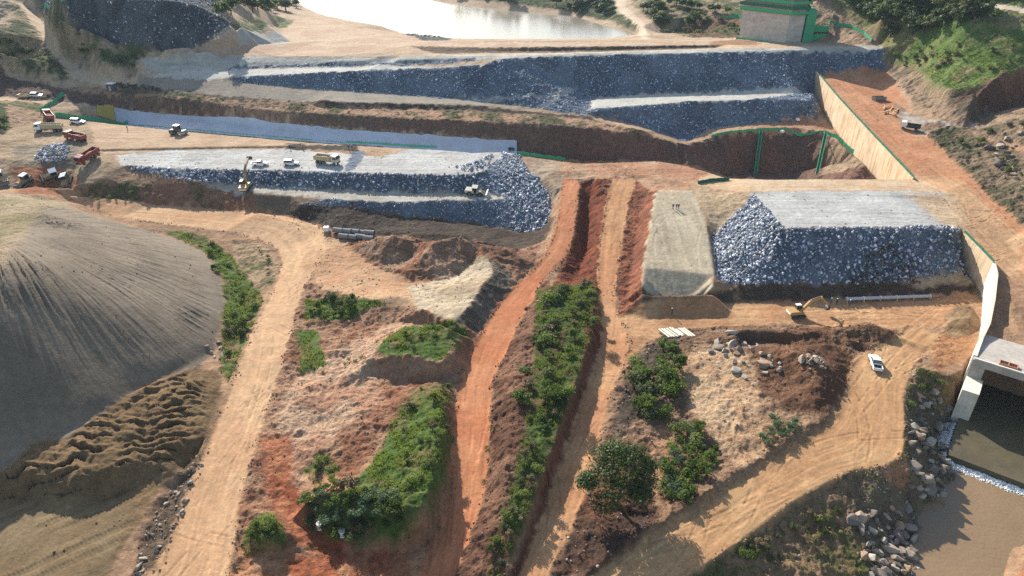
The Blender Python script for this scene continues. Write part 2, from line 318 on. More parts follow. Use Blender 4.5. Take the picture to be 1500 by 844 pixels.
# --- left hills
bl((-60,40,37),(0,50,34.2),(30,30,37),(32,5,40.5)); bl((-80,-30,52),(20,-25,46),(90,-20,50)); bl((52,20,36),(85,60,30),(118,100,22),(160,116,19.6),(215,122,18.6)); bl((30,30,37),(65,60,30.5),(98,100,22.5),(115,118,19.2),(160,130,16.6)); bl((0,75,30),(40,85,27),(70,110,21.5)); bl((0,90,23.5),(40,108,19.9))
bl((62,12,45),(107,35,39.3),(149,53,34.5),(185,66,31),(227,69.5,30.1),(293,67,30.2),(336,52,33.6),(350,35,37)); bl((80,-4,48),(130,0,47.6),(200,0,47.6),(260,2,46.5),(285,8,44.4),(335,30,38.4)); bl((80,-30,54),(180,-34,54.5),(270,-30,52),(330,-10,44)); bl((150,70,28),(190,90,25.5),(205,110,21.5)); bl((195,80,27.4),(225,76,28.4)); bl((110,60,31),(150,90,26),(190,112,20.6))
bl((290,-20,36),(350,10,26),(420,20,23)); bl((320,-40,36),(430,-30,26))
# --- right side: platform behind the training wall, road and hill
TW = [(1200,111,21.2),(1214,128,19.8),(1232,149,18.4),(1270,190,15.9),(1300,222,13.8),(1337,261,11.6)]      # top line of the upper wall
LW = [(1411,341,10.8),(1429,359,10.3),(1454,385,9.6),(1457.5,400,9.1),(1453,438,7.7),(1446,472,6.3),(1436,492,5.4),(1426,520,4.7)]
def wpts(L): return [(*at(a, b, z), z) for a, b, z in L]
TWw = wpts(TW); LWw = wpts(LW)
wl(*[(x + .8, y + .1, z - .9) for x, y, z in TWw], smooth=False); wl(*[(x - .15, y - .1, zz) for (x, y, z), zz in zip(TWw, (12.5, 9.5, 7.6, 4.0, 3.4, 5.0))], smooth=False)
wl(*[(x + .9, y + .2, z - 1.6) for x, y, z in LWw[:-2]], smooth=False); wl(*[(x - .15, y - .1, zz) for (x, y, z), zz in zip(LWw, (4.0, 2.0, 1.0, .9, .9, .8, .6, -2))], smooth=False)
bl((1205,110,20.6),(1260,111,20.8),(1310,160,17.2),(1345,187,16),(1400,240,13.6),(1450,290,11.6),(1500,335,9.9)); bl((1275,150,18.0),(1300,185,15.9))
bl((1385,283,11.8),(1400,330,10.8),(1440,352,9.5),(1480,410,7.4)); bl((1420,300,11),(1465,345,9.5),(1500,385,8.2))
wl(*[(x + 6, y + 2, z - 1.8) for x, y, z in LWw[4:6]], smooth=False); bl((1480,430,6.6),(1490,480,5.2),(1560,500,5),(1700,560,6)); bl((1560,400,9),(1700,430,10))
bl((1296,104,21.8),(1340,150,19.5),(1380,172,18.5),(1440,205,17.5),(1500,240,17)); CF = np.array(at(1425, 526, 4.5)); CU = np.array([.79, -.613]); CW = np.array([.613, .79])
def cul(u, w, z): p = CF + CU * u + CW * w; return (p[0], p[1], z)
wl(cul(.5, 10.5, -8.8), cul(20, 10.5, -8.8), cul(60, 10.5, -8.8), smooth=False); wl(cul(.5, 10.5, -8.8), cul(.5, 0, -8.8), cul(1.0, -6, -8.8), cul(1.2, -19, -9.6), cul(60, -19, -9.8), smooth=False); wl(cul(.5, 11.3, 3.9), cul(20, 11.3, 3.9), cul(60, 11.3, 3.9), smooth=False)
bl((1470,270,13.6),(1520,310,12.5))
bl((1350,130,22),(1395,160,20),(1450,165,20),(1500,152,22)); bl((1330,95,26),(1375,128,25),(1400,140,25),(1430,133,27.5),(1470,108,32),(1520,95,34))
bl((1300,70,30.5),(1345,62,34),(1400,78,34.5),(1460,65,39),(1530,52,43)); bl((1290,25,41),(1350,28,42),(1420,32,45),(1500,38,45))
bl((1375,-3,50),(1420,6,49.5),(1500,22,48),(1600,45,44)); bl((1250,-20,50),(1330,-25,53),(1400,-14,52),(1500,0,52),(1600,20,49)); bl((1580,330,14),(1620,260,22),(1640,150,34)); bl((1750,250,34),(1900,320,40))
# --- country round about (wholly outside the picture)
wl((-3500, -500, 60), (-3500, 4200, 90), (0, 4200, 90), (3500, 4200, 90), (3500, -500, 60), (0, -500, 0), smooth=False)
wl((-900, 900, 70), (-500, 1100, 60), (0, 1000, 30), (300, 1000, 50), (800, 900, 90), smooth=False)
wl((-1200, 300, 70), (-700, 500, 60), (-420, 560, 58), smooth=False); wl((1200, 300, 70), (600, 520, 75), (330, 560, 70), smooth=False)
wl((-420, 700, 30), (-300, 860, 28), (60, 860, 25), smooth=False); wl((-60, 640, 24), (100, 660, 30), smooth=False)
wl((-300, 0, 4), (0, 20, -3), (300, 0, 4), smooth=False); wl((-260, 120, 10), (-330, 200, 20), smooth=False); wl((240, 120, 14), (300, 200, 26), smooth=False); wl((140, 40, -6), (60, 30, -8), smooth=False)

def terrain_grid():
    vs, es = [], []
    for s in SEGS:
        n = len(vs); vs += [tuple(p) for p in s]; es += [(n + k, n + k + 1) for k in range(len(s) - 1)]
    V = np.array(vs)
    v2, e2, f2, ov, oe, of = delaunay_2d_cdt([Vector((p[0], p[1])) for p in vs], es, [], 0, 1e-3)
    P = np.zeros((len(v2), 3)); bad = []
    for i, v in enumerate(v2):
        P[i, :2] = (v.x, v.y)
        if ov[i]: P[i, 2] = np.mean([V[k, 2] for k in ov[i]])
        else:
            d = np.hypot(V[:, 0] - v.x, V[:, 1] - v.y); k = np.argsort(d)[:4]; w = 1 / (d[k] + .05)
            P[i, 2] = (V[k, 2] * w).sum() / w.sum(); bad.append(i)
    print('breakline crossings', len(bad), [tuple(int(q) for q in proj(*P[i])) for i in bad][:60])
    Y = [44.0]
    while Y[-1] < 4000:
        y = Y[-1]; Y.append(y + (.19 + .00055 * y + (max(0, y - 330) / 300) ** 2 * 1.6) * GRID_STEP)
    Y = np.array(Y); N = int(1250 / GRID_STEP); U = np.linspace(-1.06, 1.06, N)
    W = (Y * .87 + 45) * .75 * 1.22
    Z = np.full((len(Y), N), np.nan)
    for f in f2:
        for k in range(1, len(f) - 1):
            a, b, c = P[f[0]], P[f[k]], P[f[k + 1]]
            y0, y1 = min(a[1], b[1], c[1]), max(a[1], b[1], c[1])
            i0 = np.searchsorted(Y, y0); i1 = np.searchsorted(Y, y1, side='right')
            if i1 <= i0: continue
            # clip to rows in range, u-range from polygon clipped at Y>=40
            us = []
            tri = [a, b, c]
            for m in range(3):
                p, q = tri[m], tri[(m + 1) % 3]
                for t in ((p,) if p[1] >= 40 else ()): us.append(t[0] / ((t[1] * .87 + 45) * .915))
                if (p[1] < 40) != (q[1] < 40):
                    tt = (40 - p[1]) / (q[1] - p[1]); x = p[0] + tt * (q[0] - p[0]); us.append(x / ((40 * .87 + 45) * .915))
            if not us: continue
            j0 = np.searchsorted(U, min(us) - 1e-6); j1 = np.searchsorted(U, max(us) + 1e-6, side='right')
            if j1 <= j0: continue
            yy = Y[i0:i1, None]; xx = U[None, j0:j1] * W[i0:i1, None]
            det = (b[1] - c[1]) * (a[0] - c[0]) + (c[0] - b[0]) * (a[1] - c[1])
            if abs(det) < 1e-9: continue
            l0 = ((b[1] - c[1]) * (xx - c[0]) + (c[0] - b[0]) * (yy - c[1])) / det
            l1 = ((c[1] - a[1]) * (xx - c[0]) + (a[0] - c[0]) * (yy - c[1])) / det
            l2 = 1 - l0 - l1; e = -1e-6
            ok = (l0 >= e) & (l1 >= e) & (l2 >= e)
            sub = Z[i0:i1, j0:j1]; zz = l0 * a[2] + l1 * b[2] + l2 * c[2]
            sub[ok] = zz[ok]
    miss = np.isnan(Z); print('grid', Z.shape, 'missing', int(miss.sum()))
    Z[miss] = 0
    return Y, U, W, Z
GRID_STEP = 1.0
GY, GU, GW, GZ = terrain_grid()
GX = GU[None, :] * GW[:, None]; GYY = np.repeat(GY[:, None], len(GU), 1)
def zat(x, y, Z=None):
    """terrain level under a place (arrays or numbers)"""
    Z = GZ if Z is None else Z
    x = np.asarray(x, float); y = np.asarray(y, float)
    i = np.clip(np.searchsorted(GY, y) - 1, 0, len(GY) - 2); ty = np.clip((y - GY[i]) / (GY[i + 1] - GY[i]), 0, 1)
    w = (y * .87 + 45) * .915; fu = np.clip((x / w - GU[0]) / (GU[1] - GU[0]), 0, len(GU) - 1.001); j = fu.astype(int); tx = fu - j
    return (Z[i, j] * (1 - tx) + Z[i, j + 1] * tx) * (1 - ty) + (Z[i + 1, j] * (1 - tx) + Z[i + 1, j + 1] * tx) * ty
def hit(px, py, up=0.0):
    """first ground point along the line of sight of a photo pixel"""
    d = ray(px, py); t = np.concatenate([np.arange(70, 420, .35), np.arange(420, 1500, 1.2)])
    X = d[0] * t; Y = d[1] * t; Zr = CAMZ + d[2] * t
    below = Zr < zat(X, Y) + up
    k = int(np.argmax(below)) if below.any() else len(t) - 1
    return np.array([X[k], Y[k], float(zat(X[k], Y[k]))])
def hits(pts): return np.array([hit(a, b) for a, b in pts])
# ------------------------------------------------------------ what the ground is made of, place by place
N1 = fbm(GX * 2.1, GYY * 2.1, 2, 11).astype(np.float32)          # half-metre
N2 = fbm(GX * .55, GYY * .55, 3, 23).astype(np.float32)          # two metres
N3 = fbm(GX * .13, GYY * .13, 3, 31).astype(np.float32)          # eight metres
N4 = fbm(GX * .031, GYY * .031, 2, 47).astype(np.float32)        # thirty metres
R2 = ridged(GX * .33 + N3 * .5, GYY * .33, 3, 61).astype(np.float32)
COL = np.zeros(GZ.shape + (3,), np.float32); RA = np.full(GZ.shape, .18, np.float32); OB = np.zeros(GZ.shape, np.int16)
OBN = ['ground', 'dirt_road', 'embankment', 'sand_heap', 'brown_sand_heap', 'dirt_mound', 'tall_dirt_mound', 'spoil_heap', 'gravel_heap', 'rock_waste_tip', 'trench_bank']
WX = GX + (N2 * .9 + N1 * .25) * np.clip(GYY / 160, .6, 2.2); WY = GYY + (np.roll(N2, 97, 1) * .9 + np.roll(N1, 53, 1) * .25) * np.clip(GYY / 140, .6, 2.6)
NMIX = N2 * .45 + N3 * .8 + N1 * .2
KALB = .62
def sdist(pw, x, y):
    """signed distance (inside positive) to a polygon in the ground plan"""
    d2 = np.full(x.shape, 1e9, np.float32); ins = np.zeros(x.shape, bool); n = len(pw)
    for i in range(n):
        ax, ay = pw[i][:2]; bx, by = pw[(i + 1) % n][:2]; ex, ey = bx - ax, by - ay; L = ex * ex + ey * ey
        if L < 1e-9: continue
        t = np.clip(((x - ax) * ex + (y - ay) * ey) / L, 0, 1); qx = x - ax - t * ex; qy = y - ay - t * ey
        d2 = np.minimum(d2, qx * qx + qy * qy)
        if ey != 0:
            c = ((ay > y) != (by > y)) & (x < ex * (y - ay) / ey + ax); ins ^= c
    d = np.sqrt(d2); return np.where(ins, d, -d)
def crop(pw, pad):
    x0, y0 = pw[:, 0].min() - pad, pw[:, 1].min() - pad; x1, y1 = pw[:, 0].max() + pad, pw[:, 1].max() + pad
    i0 = max(0, np.searchsorted(GY, y0)); i1 = min(len(GY), np.searchsorted(GY, y1))
    if i1 <= i0: return None
    ws = (GW[i0], GW[i1 - 1]); us = [x0 / w for w in ws] + [x1 / w for w in ws]
    j0 = max(0, np.searchsorted(GU, min(us))); j1 = min(len(GU), np.searchsorted(GU, max(us)))
    if j1 <= j0: return None
    return slice(i0, i1), slice(j0, j1)
ZW = {}
def zone(name, poly, c1, c2=None, nf=None, fe=1.0, ra=None, ob=None, bias=0.0, k=1.0, warp=True, world=False):
    pw = np.array(poly, float) if world else hits(poly)
    if name: ZW[name] = pw
    cr = crop(pw, fe * 3 + 4)
    if cr is None: return None
    x, y = (WX[cr], WY[cr]) if warp else (GX[cr], GYY[cr])
    sd = sdist(pw, x, y); a = sstep(-fe, fe, sd).astype(np.float32)
    a1 = lin(*c1, KALB * k)
    if c2 is None: col = a1[None, None, :]
    else:
        b1 = lin(*c2, KALB * k); nn = (NMIX if nf is None else nf)[cr] ; m = sstep(-.28, .28, nn - bias)[..., None]
        col = a1 * (1 - m) + b1 * m
    COL[cr] = COL[cr] * (1 - a[..., None]) + col * a[..., None]
    if ra is not None: RA[cr] = RA[cr] * (1 - a) + ra * a
    if ob is not None:
        o = OB[cr]; o[sd > 0] = OBN.index(ob)
    return cr, sd, a
COL[:] = lin(178, 138, 104, KALB); 
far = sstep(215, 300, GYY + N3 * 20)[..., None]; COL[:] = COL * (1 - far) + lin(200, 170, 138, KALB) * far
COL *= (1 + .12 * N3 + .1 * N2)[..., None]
ROCK = (124, 134, 150); ROCK2 = (98, 108, 124)  # bluish: the tint of shaded rock faces is put into the ground colour
# far left
zone(None, [(-400,-60),(72,-60),(72,0),(70,60),(115,118),(60,114),(30,106),(-400,90)], (84,94,52), (168,142,106), fe=2, ra=.5)
zone(None, [(60,20),(110,40),(230,73),(208,86),(196,112),(120,100),(80,50)], (100,104,62), (172,146,114), fe=2, ra=.5)
zone('tip', [(62,14),(107,37),(149,55),(227,71),(293,69),(336,54),(345,38),(320,10),(300,-40),(60,-40)], (104,106,110), (78,80,84), fe=1.5, ra=.35, ob='rock_waste_tip')
zone(None, [(24,2),(52,2),(80,60),(120,103),(165,118),(216,124),(216,133),(160,129),(104,116),(64,62)], (214,184,150), fe=1, ra=.08, ob='dirt_road')
zone(None, [(-80,2),(22,2),(12,40),(-80,60)], (205,175,140), fe=2)
zone(None, [(345,30),(420,24),(440,36),(380,52),(345,60)], (96,108,60), (190,165,130), fe=2, ra=.3)
zone(None, [(230,80),(300,73),(380,58),(430,32),(470,24),(600,54),(660,62),(900,62),(1090,60),(1090,66),(900,69),(700,70),(600,67),(560,78),(350,82)], (214,184,154), (196,160,130), fe=1.5, ra=.12)
zone(None, [(600,68),(700,70.5),(900,69),(1050,66),(1050,71),(900,75.5),(640,79)], (120,98,80), fe=.8, ra=.3)
zone(None, [(345,48),(365,45),(425,55),(420,64),(350,62)], (190,186,178), fe=1.5)
zone(None, [(590,50),(620,50),(660,57),(660,60),(620,60)], (110,110,108), fe=1, ra=.5)
# far middle and right
zone(None, [(640,-60),(900,-60),(902,0),(936,44),(890,30),(830,15),(780,10),(740,4),(690,0)], (74,88,48), (120,115,80), fe=2, ra=.6, bias=.2)
zone(None, [(930,-60),(1180,-60),(1090,56),(1000,54),(960,38),(925,6)], (92,102,58), (176,150,118), fe=2, ra=.5)
zone(None, [(1000,28),(1090,20),(1090,56),(1010,54)], (140,96,78), (92,98,58), fe=1.5, ra=.5)
zone(None, [(897,-8),(925,-8),(914,8),(945,34),(953,58),(938,58),(934,40),(904,18)], (222,198,168), fe=.8, ra=.1, ob='dirt_road')
zone(None, [(1040,61),(1110,57),(1110,66),(1040,68)], (176,132,98), fe=1)
zone(None, [(1180,4),(1235,0),(1292,64),(1240,66),(1190,62)], (196,162,130), (150,122,98), fe=1.5, ra=.5)
zone(None, [(1286,68),(1310,60),(1345,90),(1400,140),(1470,165),(1560,150),(1560,215),(1440,206),(1380,173),(1340,150),(1296,104)], (176,146,116), (118,102,82), fe=1.5, ra=.7)
zone(None, [(1200,-60),(1800,-60),(1800,100),(1520,97),(1470,110),(1430,134),(1400,141),(1375,129),(1330,96),(1300,70),(1268,40),(1220,8)], (98,124,52), (142,132,84), fe=2, ra=.5, bias=.12)
zone(None, [(1400,139),(1430,132),(1470,108),(1530,95),(1530,150),(1450,166),(1395,161)], (140,105,82), (112,84,68), fe=1.0, ra=.5)
zone(None, [(1365,-9),(1420,2),(1520,19),(1520,28),(1420,10.5),(1365,1)], (226,202,176), fe=.6, ra=.08, ob='dirt_road')
zone(None, [(1310,160),(1345,187),(1380,176),(1440,206),(1560,240),(1800,300),(1800,440),(1500,333),(1450,290),(1400,240)], (150,126,100), (92,90,62), fe=1.5, ra=.8)
# upper embankment
zone('u_top', [(215,100),(208,87),(240,85),(350,82.5),(750,80),(900,76),(1292,66),(1290,71.5),(900,81),(742,86.5),(690,88),(560,95),(430,99),(300,104),(240,106)], (212,206,194), (190,185,174), fe=.8, ra=.1, ob='embankment')
zone(None, [(215,109),(300,104),(430,100),(560,96),(707,95),(740,86),(707,98),(537,105),(430,110),(320,115),(300,118)], (208,203,193), fe=.8, ra=.1, ob='embankment')
zone('grey_bench', [(205,108),(300,117),(350,121),(483,132),(590,139),(670,145),(780,157),(862,168),(800,161),(697,154.5),(510,150),(350,143),(200,124)], (176,162,144), (158,146,130), fe=1, ra=.08, ob='embankment')
zone('ru1', [(330,114),(430,108.5),(540,103),(643,100),(707,96),(742,85.5),(792,104),(836,123),(868,144),(862,168),(780,158),(670,146),(590,140),(483,133),(350,121)], ROCK, ROCK2, fe=.6, ra=.45, ob='embankment')
zone('ru1b', [(340,99),(430,95),(560,91),(690,86),(700,89),(560,94.5),(430,98),(330,102)], ROCK, ROCK2, fe=.5, ra=.4, ob='embankment')
zone('ru2', [(742,86.5),(900,81),(1050,77.5),(1290,71.5),(1297,104),(1203,112),(1203,138),(1100,137.5),(1007,137),(940,138.5),(868,144),(836,123),(792,104)], ROCK, ROCK2, fe=.5, ra=.4, ob='embankment')
zone(None, [(862,164),(872,145),(940,139),(1007,137.5),(1203,138.5),(1200,147),(1100,146.5),(1020,148.5),(927,155.5)], (216,211,200), (200,195,184), fe=.6, ra=.08, ob='embankment')
zone('ru3', [(855,166),(862,163),(927,155.5),(1020,148.5),(1100,146.5),(1200,147),(1198,176),(1100,182),(1035,190),(1005,207),(948,188),(887,174),(862,169)], ROCK, ROCK2, fe=.6, ra=.45, ob='embankment')
zone(None, [(670,142),(690,145.5),(800,143),(830,128),(845,132),(815,146),(700,150)], (196,190,180), fe=.6)
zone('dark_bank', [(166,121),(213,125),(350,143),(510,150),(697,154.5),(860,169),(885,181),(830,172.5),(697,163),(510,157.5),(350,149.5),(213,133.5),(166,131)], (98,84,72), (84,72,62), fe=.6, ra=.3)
zone('ledge', [(120,126),(213,133.5),(350,149.5),(510,157.5),(697,163),(830,172),(945,192),(1003,212),(940,197.5),(873,188.5),(767,180.5),(590,173.5),(400,165.5),(280,149.5),(160,136.5),(93,131)], (196,152,118), (104,98,66), fe=.6, ra=.45)
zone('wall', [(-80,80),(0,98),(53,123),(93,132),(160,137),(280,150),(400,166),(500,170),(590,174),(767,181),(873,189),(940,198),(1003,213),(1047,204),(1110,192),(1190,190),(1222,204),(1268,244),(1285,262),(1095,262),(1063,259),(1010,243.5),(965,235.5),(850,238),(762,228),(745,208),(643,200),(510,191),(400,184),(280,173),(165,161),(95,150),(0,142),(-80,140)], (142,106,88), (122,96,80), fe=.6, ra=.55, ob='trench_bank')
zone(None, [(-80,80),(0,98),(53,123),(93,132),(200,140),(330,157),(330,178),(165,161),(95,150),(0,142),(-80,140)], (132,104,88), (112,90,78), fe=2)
zone(None, [(1040,203),(1063,192),(1110,183),(1198,176),(1212,182),(1225,205),(1190,190),(1110,192),(1063,197)], (208,162,126), (190,140,106), fe=.6, ra=.3)
zone(None, [(1215,205),(1262,236),(1285,258),(1205,258)], (188,158,124), (150,124,98), fe=1, ra=.7)
# right platform
zone('platform', [(1200,110),(1298,103),(1330,150),(1345,187),(1400,240),(1450,290),(1500,335),(1560,360),(1560,420),(1500,420),(1460,390),(1440,352),(1400,330),(1385,283),(1340,262)], (212,152,108), (198,134,92), fe=.8, ra=.1, ob='dirt_road')
zone(None, [(1340,255),(1400,262),(1500,345),(1500,420),(1460,395),(1410,340),(1400,330),(1385,283)], (214,170,126), (202,156,112), fe=2, ra=.1, ob='dirt_road')
zone(None, [(1310,150),(1345,172),(1400,182),(1430,180),(1430,186),(1380,190),(1345,200),(1320,178)], (196,182,168), (150,120,95), fe=1)
# yard upper left and central embankment
zone(None, [(-400,150),(75,155),(130,168),(170,182),(160,225),(180,245),(160,265),(100,286),(-400,290)], (192,162,126), (162,136,106), fe=1.5, ra=.25)
zone(None, [(-20,150),(40,148),(70,160),(60,180),(0,192)], (196,158,122), (96,104,58), fe=1, ra=.4)
zone(None, [(-60,160),(8,158),(14,190),(-60,205)], (88,100,52), fe=1, ra=.4)
zone(None, [(15,246),(80,238),(120,262),(105,284),(25,284)], (192,124,78), (150,95,64), fe=1.5, ra=.3)
zone(None, [(20,215),(110,210),(125,240),(30,245)], (140,128,108), (170,148,120), fe=1.5, ra=.3)
zone('top_dirt', [(128,163),(170,182.5),(260,191.5),(450,208.5),(762,228.5),(800,234),(738,223),(560,226),(520,222),(420,217),(250,221),(150,226),(135,200)], (208,174,138), (192,156,122), fe=.8, ra=.1, ob='embankment')
zone('m_top', [(168,227),(250,221),(420,218.5),(560,230),(700,224),(738,222),(738,232),(700,255),(650,257),(520,254),(440,251),(250,247),(175,243)], (208,205,200), (188,184,178), fe=.7, ra=.12, ob='embankment')
zone(None, [(420,211),(526,214),(526,222),(420,219)], (86,76,66), fe=.6, ra=.3)
zone('m1', [(185,243.5),(250,247),(330,249),(440,251),(520,254),(650,257),(700,255),(738,230),(742,288),(650,283),(560,283),(450,278),(350,272),(280,266),(190,250)], ROCK, ROCK2, fe=.5, ra=.35, ob='embankment')
zone(None, [(515,222),(535,222),(530,236),(515,250),(505,254),(512,235)], ROCK, fe=.5, ra=.35)
zone('m_bench', [(290,268),(350,272),(450,278),(560,283),(650,283),(740,287.5),(738,293.5),(650,294),(560,297),(480,292),(375,286)], (208,200,186), (186,176,160), fe=.6, ra=.1, ob='embankment')
zone(None, [(360,284),(440,290),(530,301),(440,303),(378,313)], (150,128,106), (128,108,88), fe=1, ra=.15, ob='embankment')
zone('m2', [(440,301),(480,292),(560,297),(650,294),(738,293),(757,341),(700,329),(640,323),(575,316),(520,304)], ROCK, ROCK2, fe=.6, ra=.3, ob='embankment')
zone('m3', [(735,232),(745,221),(770,248),(790,266),(806,290),(805,318),(790,338),(757,341),(740,300)], ROCK, fe=.6, ra=.4, ob='embankment')
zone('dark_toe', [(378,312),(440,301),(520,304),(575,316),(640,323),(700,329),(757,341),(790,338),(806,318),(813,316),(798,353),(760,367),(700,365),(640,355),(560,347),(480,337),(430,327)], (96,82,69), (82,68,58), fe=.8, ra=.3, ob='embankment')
zone(None, [(745,221),(800,231),(850,250),(824,262),(816,300),(806,290),(790,266),(770,247)], (192,166,138), (170,140,112), fe=.8, ra=.2)
zone('junction', [(800,232),(905,237.5),(1010,243.5),(1095,261),(1020,272),(960,281),(932,265),(895,265),(850,266),(824,263)], (204,162,126), (184,132,98), fe=.8, ra=.2, ob='dirt_road')
# red ground in the middle
zone('mid', [(370,312),(455,327),(480,337),(560,347),(700,365),(798,353),(764,410),(697,500),(673,560),(663,660),(645,770),(610,900),(330,900),(352,740),(402,570),(442,430),(470,350)], (188,142,108), (156,104,74), fe=1.5, ra=.6)
zone(None, [(100,284),(180,266),(280,266),(370,286),(380,312),(170,297)], (172,124,94), (104,100,62), fe=1, ra=.5)
zone(None, [(330,296),(380,306),(440,326),(480,337),(460,352),(380,330)], (192,118,78), (206,160,118), fe=1.5, ra=.2)
zone('yard', [(436,345),(500,352),(545,388),(600,412),(640,412),(690,445),(664,470),(612,451),(545,441),(470,424),(448,400)], (210,168,126), (194,146,106), fe=1, ra=.15)
zone(None, [(595,420),(640,412),(700,378),(714,377),(722,398),(690,446),(664,471),(612,452)], (208,186,154), (186,160,128), fe=.7, ra=.25)
zone(None, [(714,377),(746,402),(748,432),(724,470),(702,490),(665,472),(690,446),(723,398)], (128,116,100), (104,90,76), fe=.6, ra=.4)
zone('heap_a', [(528,375),(545,352),(572,346),(600,349),(614,366),(604,381),(576,394),(546,390)], (186,148,118), (150,112,86), fe=.6, ra=.5, ob='dirt_mound')
zone('heap_b', [(606,396),(616,378),(640,355),(668,348),(688,357),(700,372),(692,388),(674,402),(646,412),(618,409)], (188,150,120), (152,114,88), fe=.6, ra=.55, ob='tall_dirt_mound')
zone(None, [(690,352),(760,366),(795,375),(764,402),(740,385),(712,372)], (160,116,88), (128,92,72), fe=.8, ra=.6)
zone(None, [(438,548),(560,482),(610,474),(545,530),(570,590),(490,640),(432,722),(400,705),(410,600)], (216,174,138), (190,140,108), fe=1.2, ra=.55)
GRASS = (92,116,44); GRASS2 = (126,108,66)
zone('g1', [(447,438),(500,436),(545,440),(566,446),(480,474),(447,472)], GRASS, GRASS2, fe=.7, ra=.4, bias=.15)
zone('g2', [(436,484),(465,484),(478,536),(440,546)], GRASS, GRASS2, fe=.7, ra=.2, bias=.15)
zone('g3', [(553,512),(566,496),(592,481),(645,473),(684,486),(672,515),(640,532),(610,522),(560,526)], GRASS, GRASS2, fe=.6, ra=.4, bias=.2)
zone('g4', [(606,572),(660,566),(660,640),(655,700),(634,758),(600,800),(500,802),(452,780),(442,738),(500,722),(540,690),(560,650),(580,610)], GRASS, GRASS2, fe=.9, ra=.55, bias=.12)
zone('g5', [(354,798),(372,760),(395,752),(422,790),(414,814),(360,815)], GRASS, GRASS2, fe=.6, ra=.35, bias=.2)
zone('g6', [(440,692),(470,665),(500,690),(480,712)], GRASS, GRASS2, fe=.6, ra=.4)
zone(None, [(440,690),(500,700),(520,716),(440,735)], (206,158,118), (180,128,92), fe=.6, ra=.3)
zone(None, [(330,800),(400,815),(470,815),(610,805),(650,780),(610,900),(310,900)], (176,100,62), (196,140,98), fe=1.2, ra=.4)
zone(None, [(385,640),(425,640),(430,700),(460,765),(520,808),(600,812),(600,850),(520,840),(430,790),(388,720)], (166,90,54), (186,116,76), fe=1, ra=.35)
# strips between the roads
zone(None, [(850,264),(895,263),(880,350),(878,400),(880,432),(800,432),(830,372),(844,320)], (150,80,50), (124,68,46), fe=.8, ra=.5)
zone('berm', [(800,406),(772,450),(750,500),(722,560),(718,660),(711,727),(666,850),(740,855),(762,730),(800,560),(830,462)], (150,108,82), (116,80,60), fe=.6, ra=.8)
zone('strip', [(786,426),(866,414),(876,440),(868,490),(828,605),(765,770),(735,850),(714,850),(745,735),(768,640),(783,540)], (84,102,42), (112,84,58), fe=1, ra=.5, bias=.1)
zone('strip_slope', [(868,422),(882,450),(884,495),(843,610),(792,765),(763,850),(738,866),(778,760),(850,545)], (140,86,60), (106,68,50), fe=.7, ra=.45)
zone(None, [(930,264),(962,281),(947,380),(938,450),(905,472),(903,400),(912,350)], (176,108,76), (138,84,60), fe=.7, ra=.5)
# pale ramp, right-hand embankment
zone('ramp', [(962,279),(1012,279),(1030,310),(1040,355),(1047,395),(1043,429.5),(939,428.5),(944,380),(951,330)], (208,190,160), (196,176,146), fe=.5, ra=.06, ob='embankment')
zone('r_crest', [(1018,271),(1095,260),(1345,260),(1390,283),(1098,282)], (222,192,156), (208,172,134), fe=.6, ra=.08, ob='embankment')
zone('r_shoulder', [(1018,272),(1098,281.5),(1106,286),(1042,346),(1030,310),(1011,279)], (206,176,138), (188,156,120), fe=.6, ra=.25, ob='embankment')
zone('r_top', [(1098,282),(1388,284.5),(1406,338),(1300,334),(1146,335),(1124,311)], (206,204,200), (190,187,182), fe=.8, ra=.08, ob='embankment')
zone('r_rock', [(1104,286),(1126,311),(1147,335),(1300,334),(1408,341.5),(1422,406),(1320,416),(1200,420),(1085,418),(1052,409),(1041,346)], ROCK, ROCK2, fe=.5, ra=.4, ob='embankment')
zone(None, [(1330,286),(1395,284),(1420,345),(1392,338)], (214,182,144), fe=2.5)
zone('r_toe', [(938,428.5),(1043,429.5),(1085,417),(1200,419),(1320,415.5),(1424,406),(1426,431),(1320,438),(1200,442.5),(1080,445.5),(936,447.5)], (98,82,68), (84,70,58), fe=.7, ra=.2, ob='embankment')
zone(None, [(1320,412),(1420,402),(1424,416),(1350,422)], (190,164,132), fe=.8, ra=.3)
# ground between C and D
zone('band', [(934,449),(1080,446),(1200,443),(1425,432),(1428,456),(1390,478),(1330,480),(1290,481),(1150,475),(1060,479),(985,483),(945,506),(915,545),(880,560),(900,470)], (208,160,112), (190,138,94), fe=1, ra=.12, ob='dirt_road')
zone('cd', [(945,506),(985,483),(1060,479),(1150,475),(1290,481),(1330,480),(1248,530),(1238,570),(1212,622),(1080,705),(1010,750),(870,850),(803,850),(868,690),(908,545)], (172,134,102), (138,104,78), fe=1, ra=.6)
zone(None, [(996,525),(1040,508),(1085,512),(1118,560),(1112,600),(1205,612),(1090,690),(1060,665),(1010,600)], (214,176,134), (188,146,108), fe=1, ra=.45)
zone('brown_heap', [(1085,506),(1130,484),(1215,478),(1252,530),(1238,572),(1206,612),(1150,600),(1112,570),(1108,530)], (138,98,70), (112,78,56), fe=.8, ra=.5, ob='spoil_heap')
zone(None, [(1078,486),(1132,482),(1132,508),(1086,510)], (120,92,72), fe=.6, ra=.3)
zone('rubble_c', [(935,520),(985,490),(1000,500),(965,545),(930,620),(905,640),(895,640),(915,560)], (92,78,66), (112,94,78), fe=.7, ra=.4)
zone('rubble_d', [(868,700),(905,660),(955,700),(965,760),(935,796),(868,842),(805,850)], (96,72,58), (128,86,62), fe=.8, ra=.5)
zone(None, [(950,640),(985,625),(975,700),(960,740)], (210,158,114), (180,130,94), fe=.8, ra=.4)
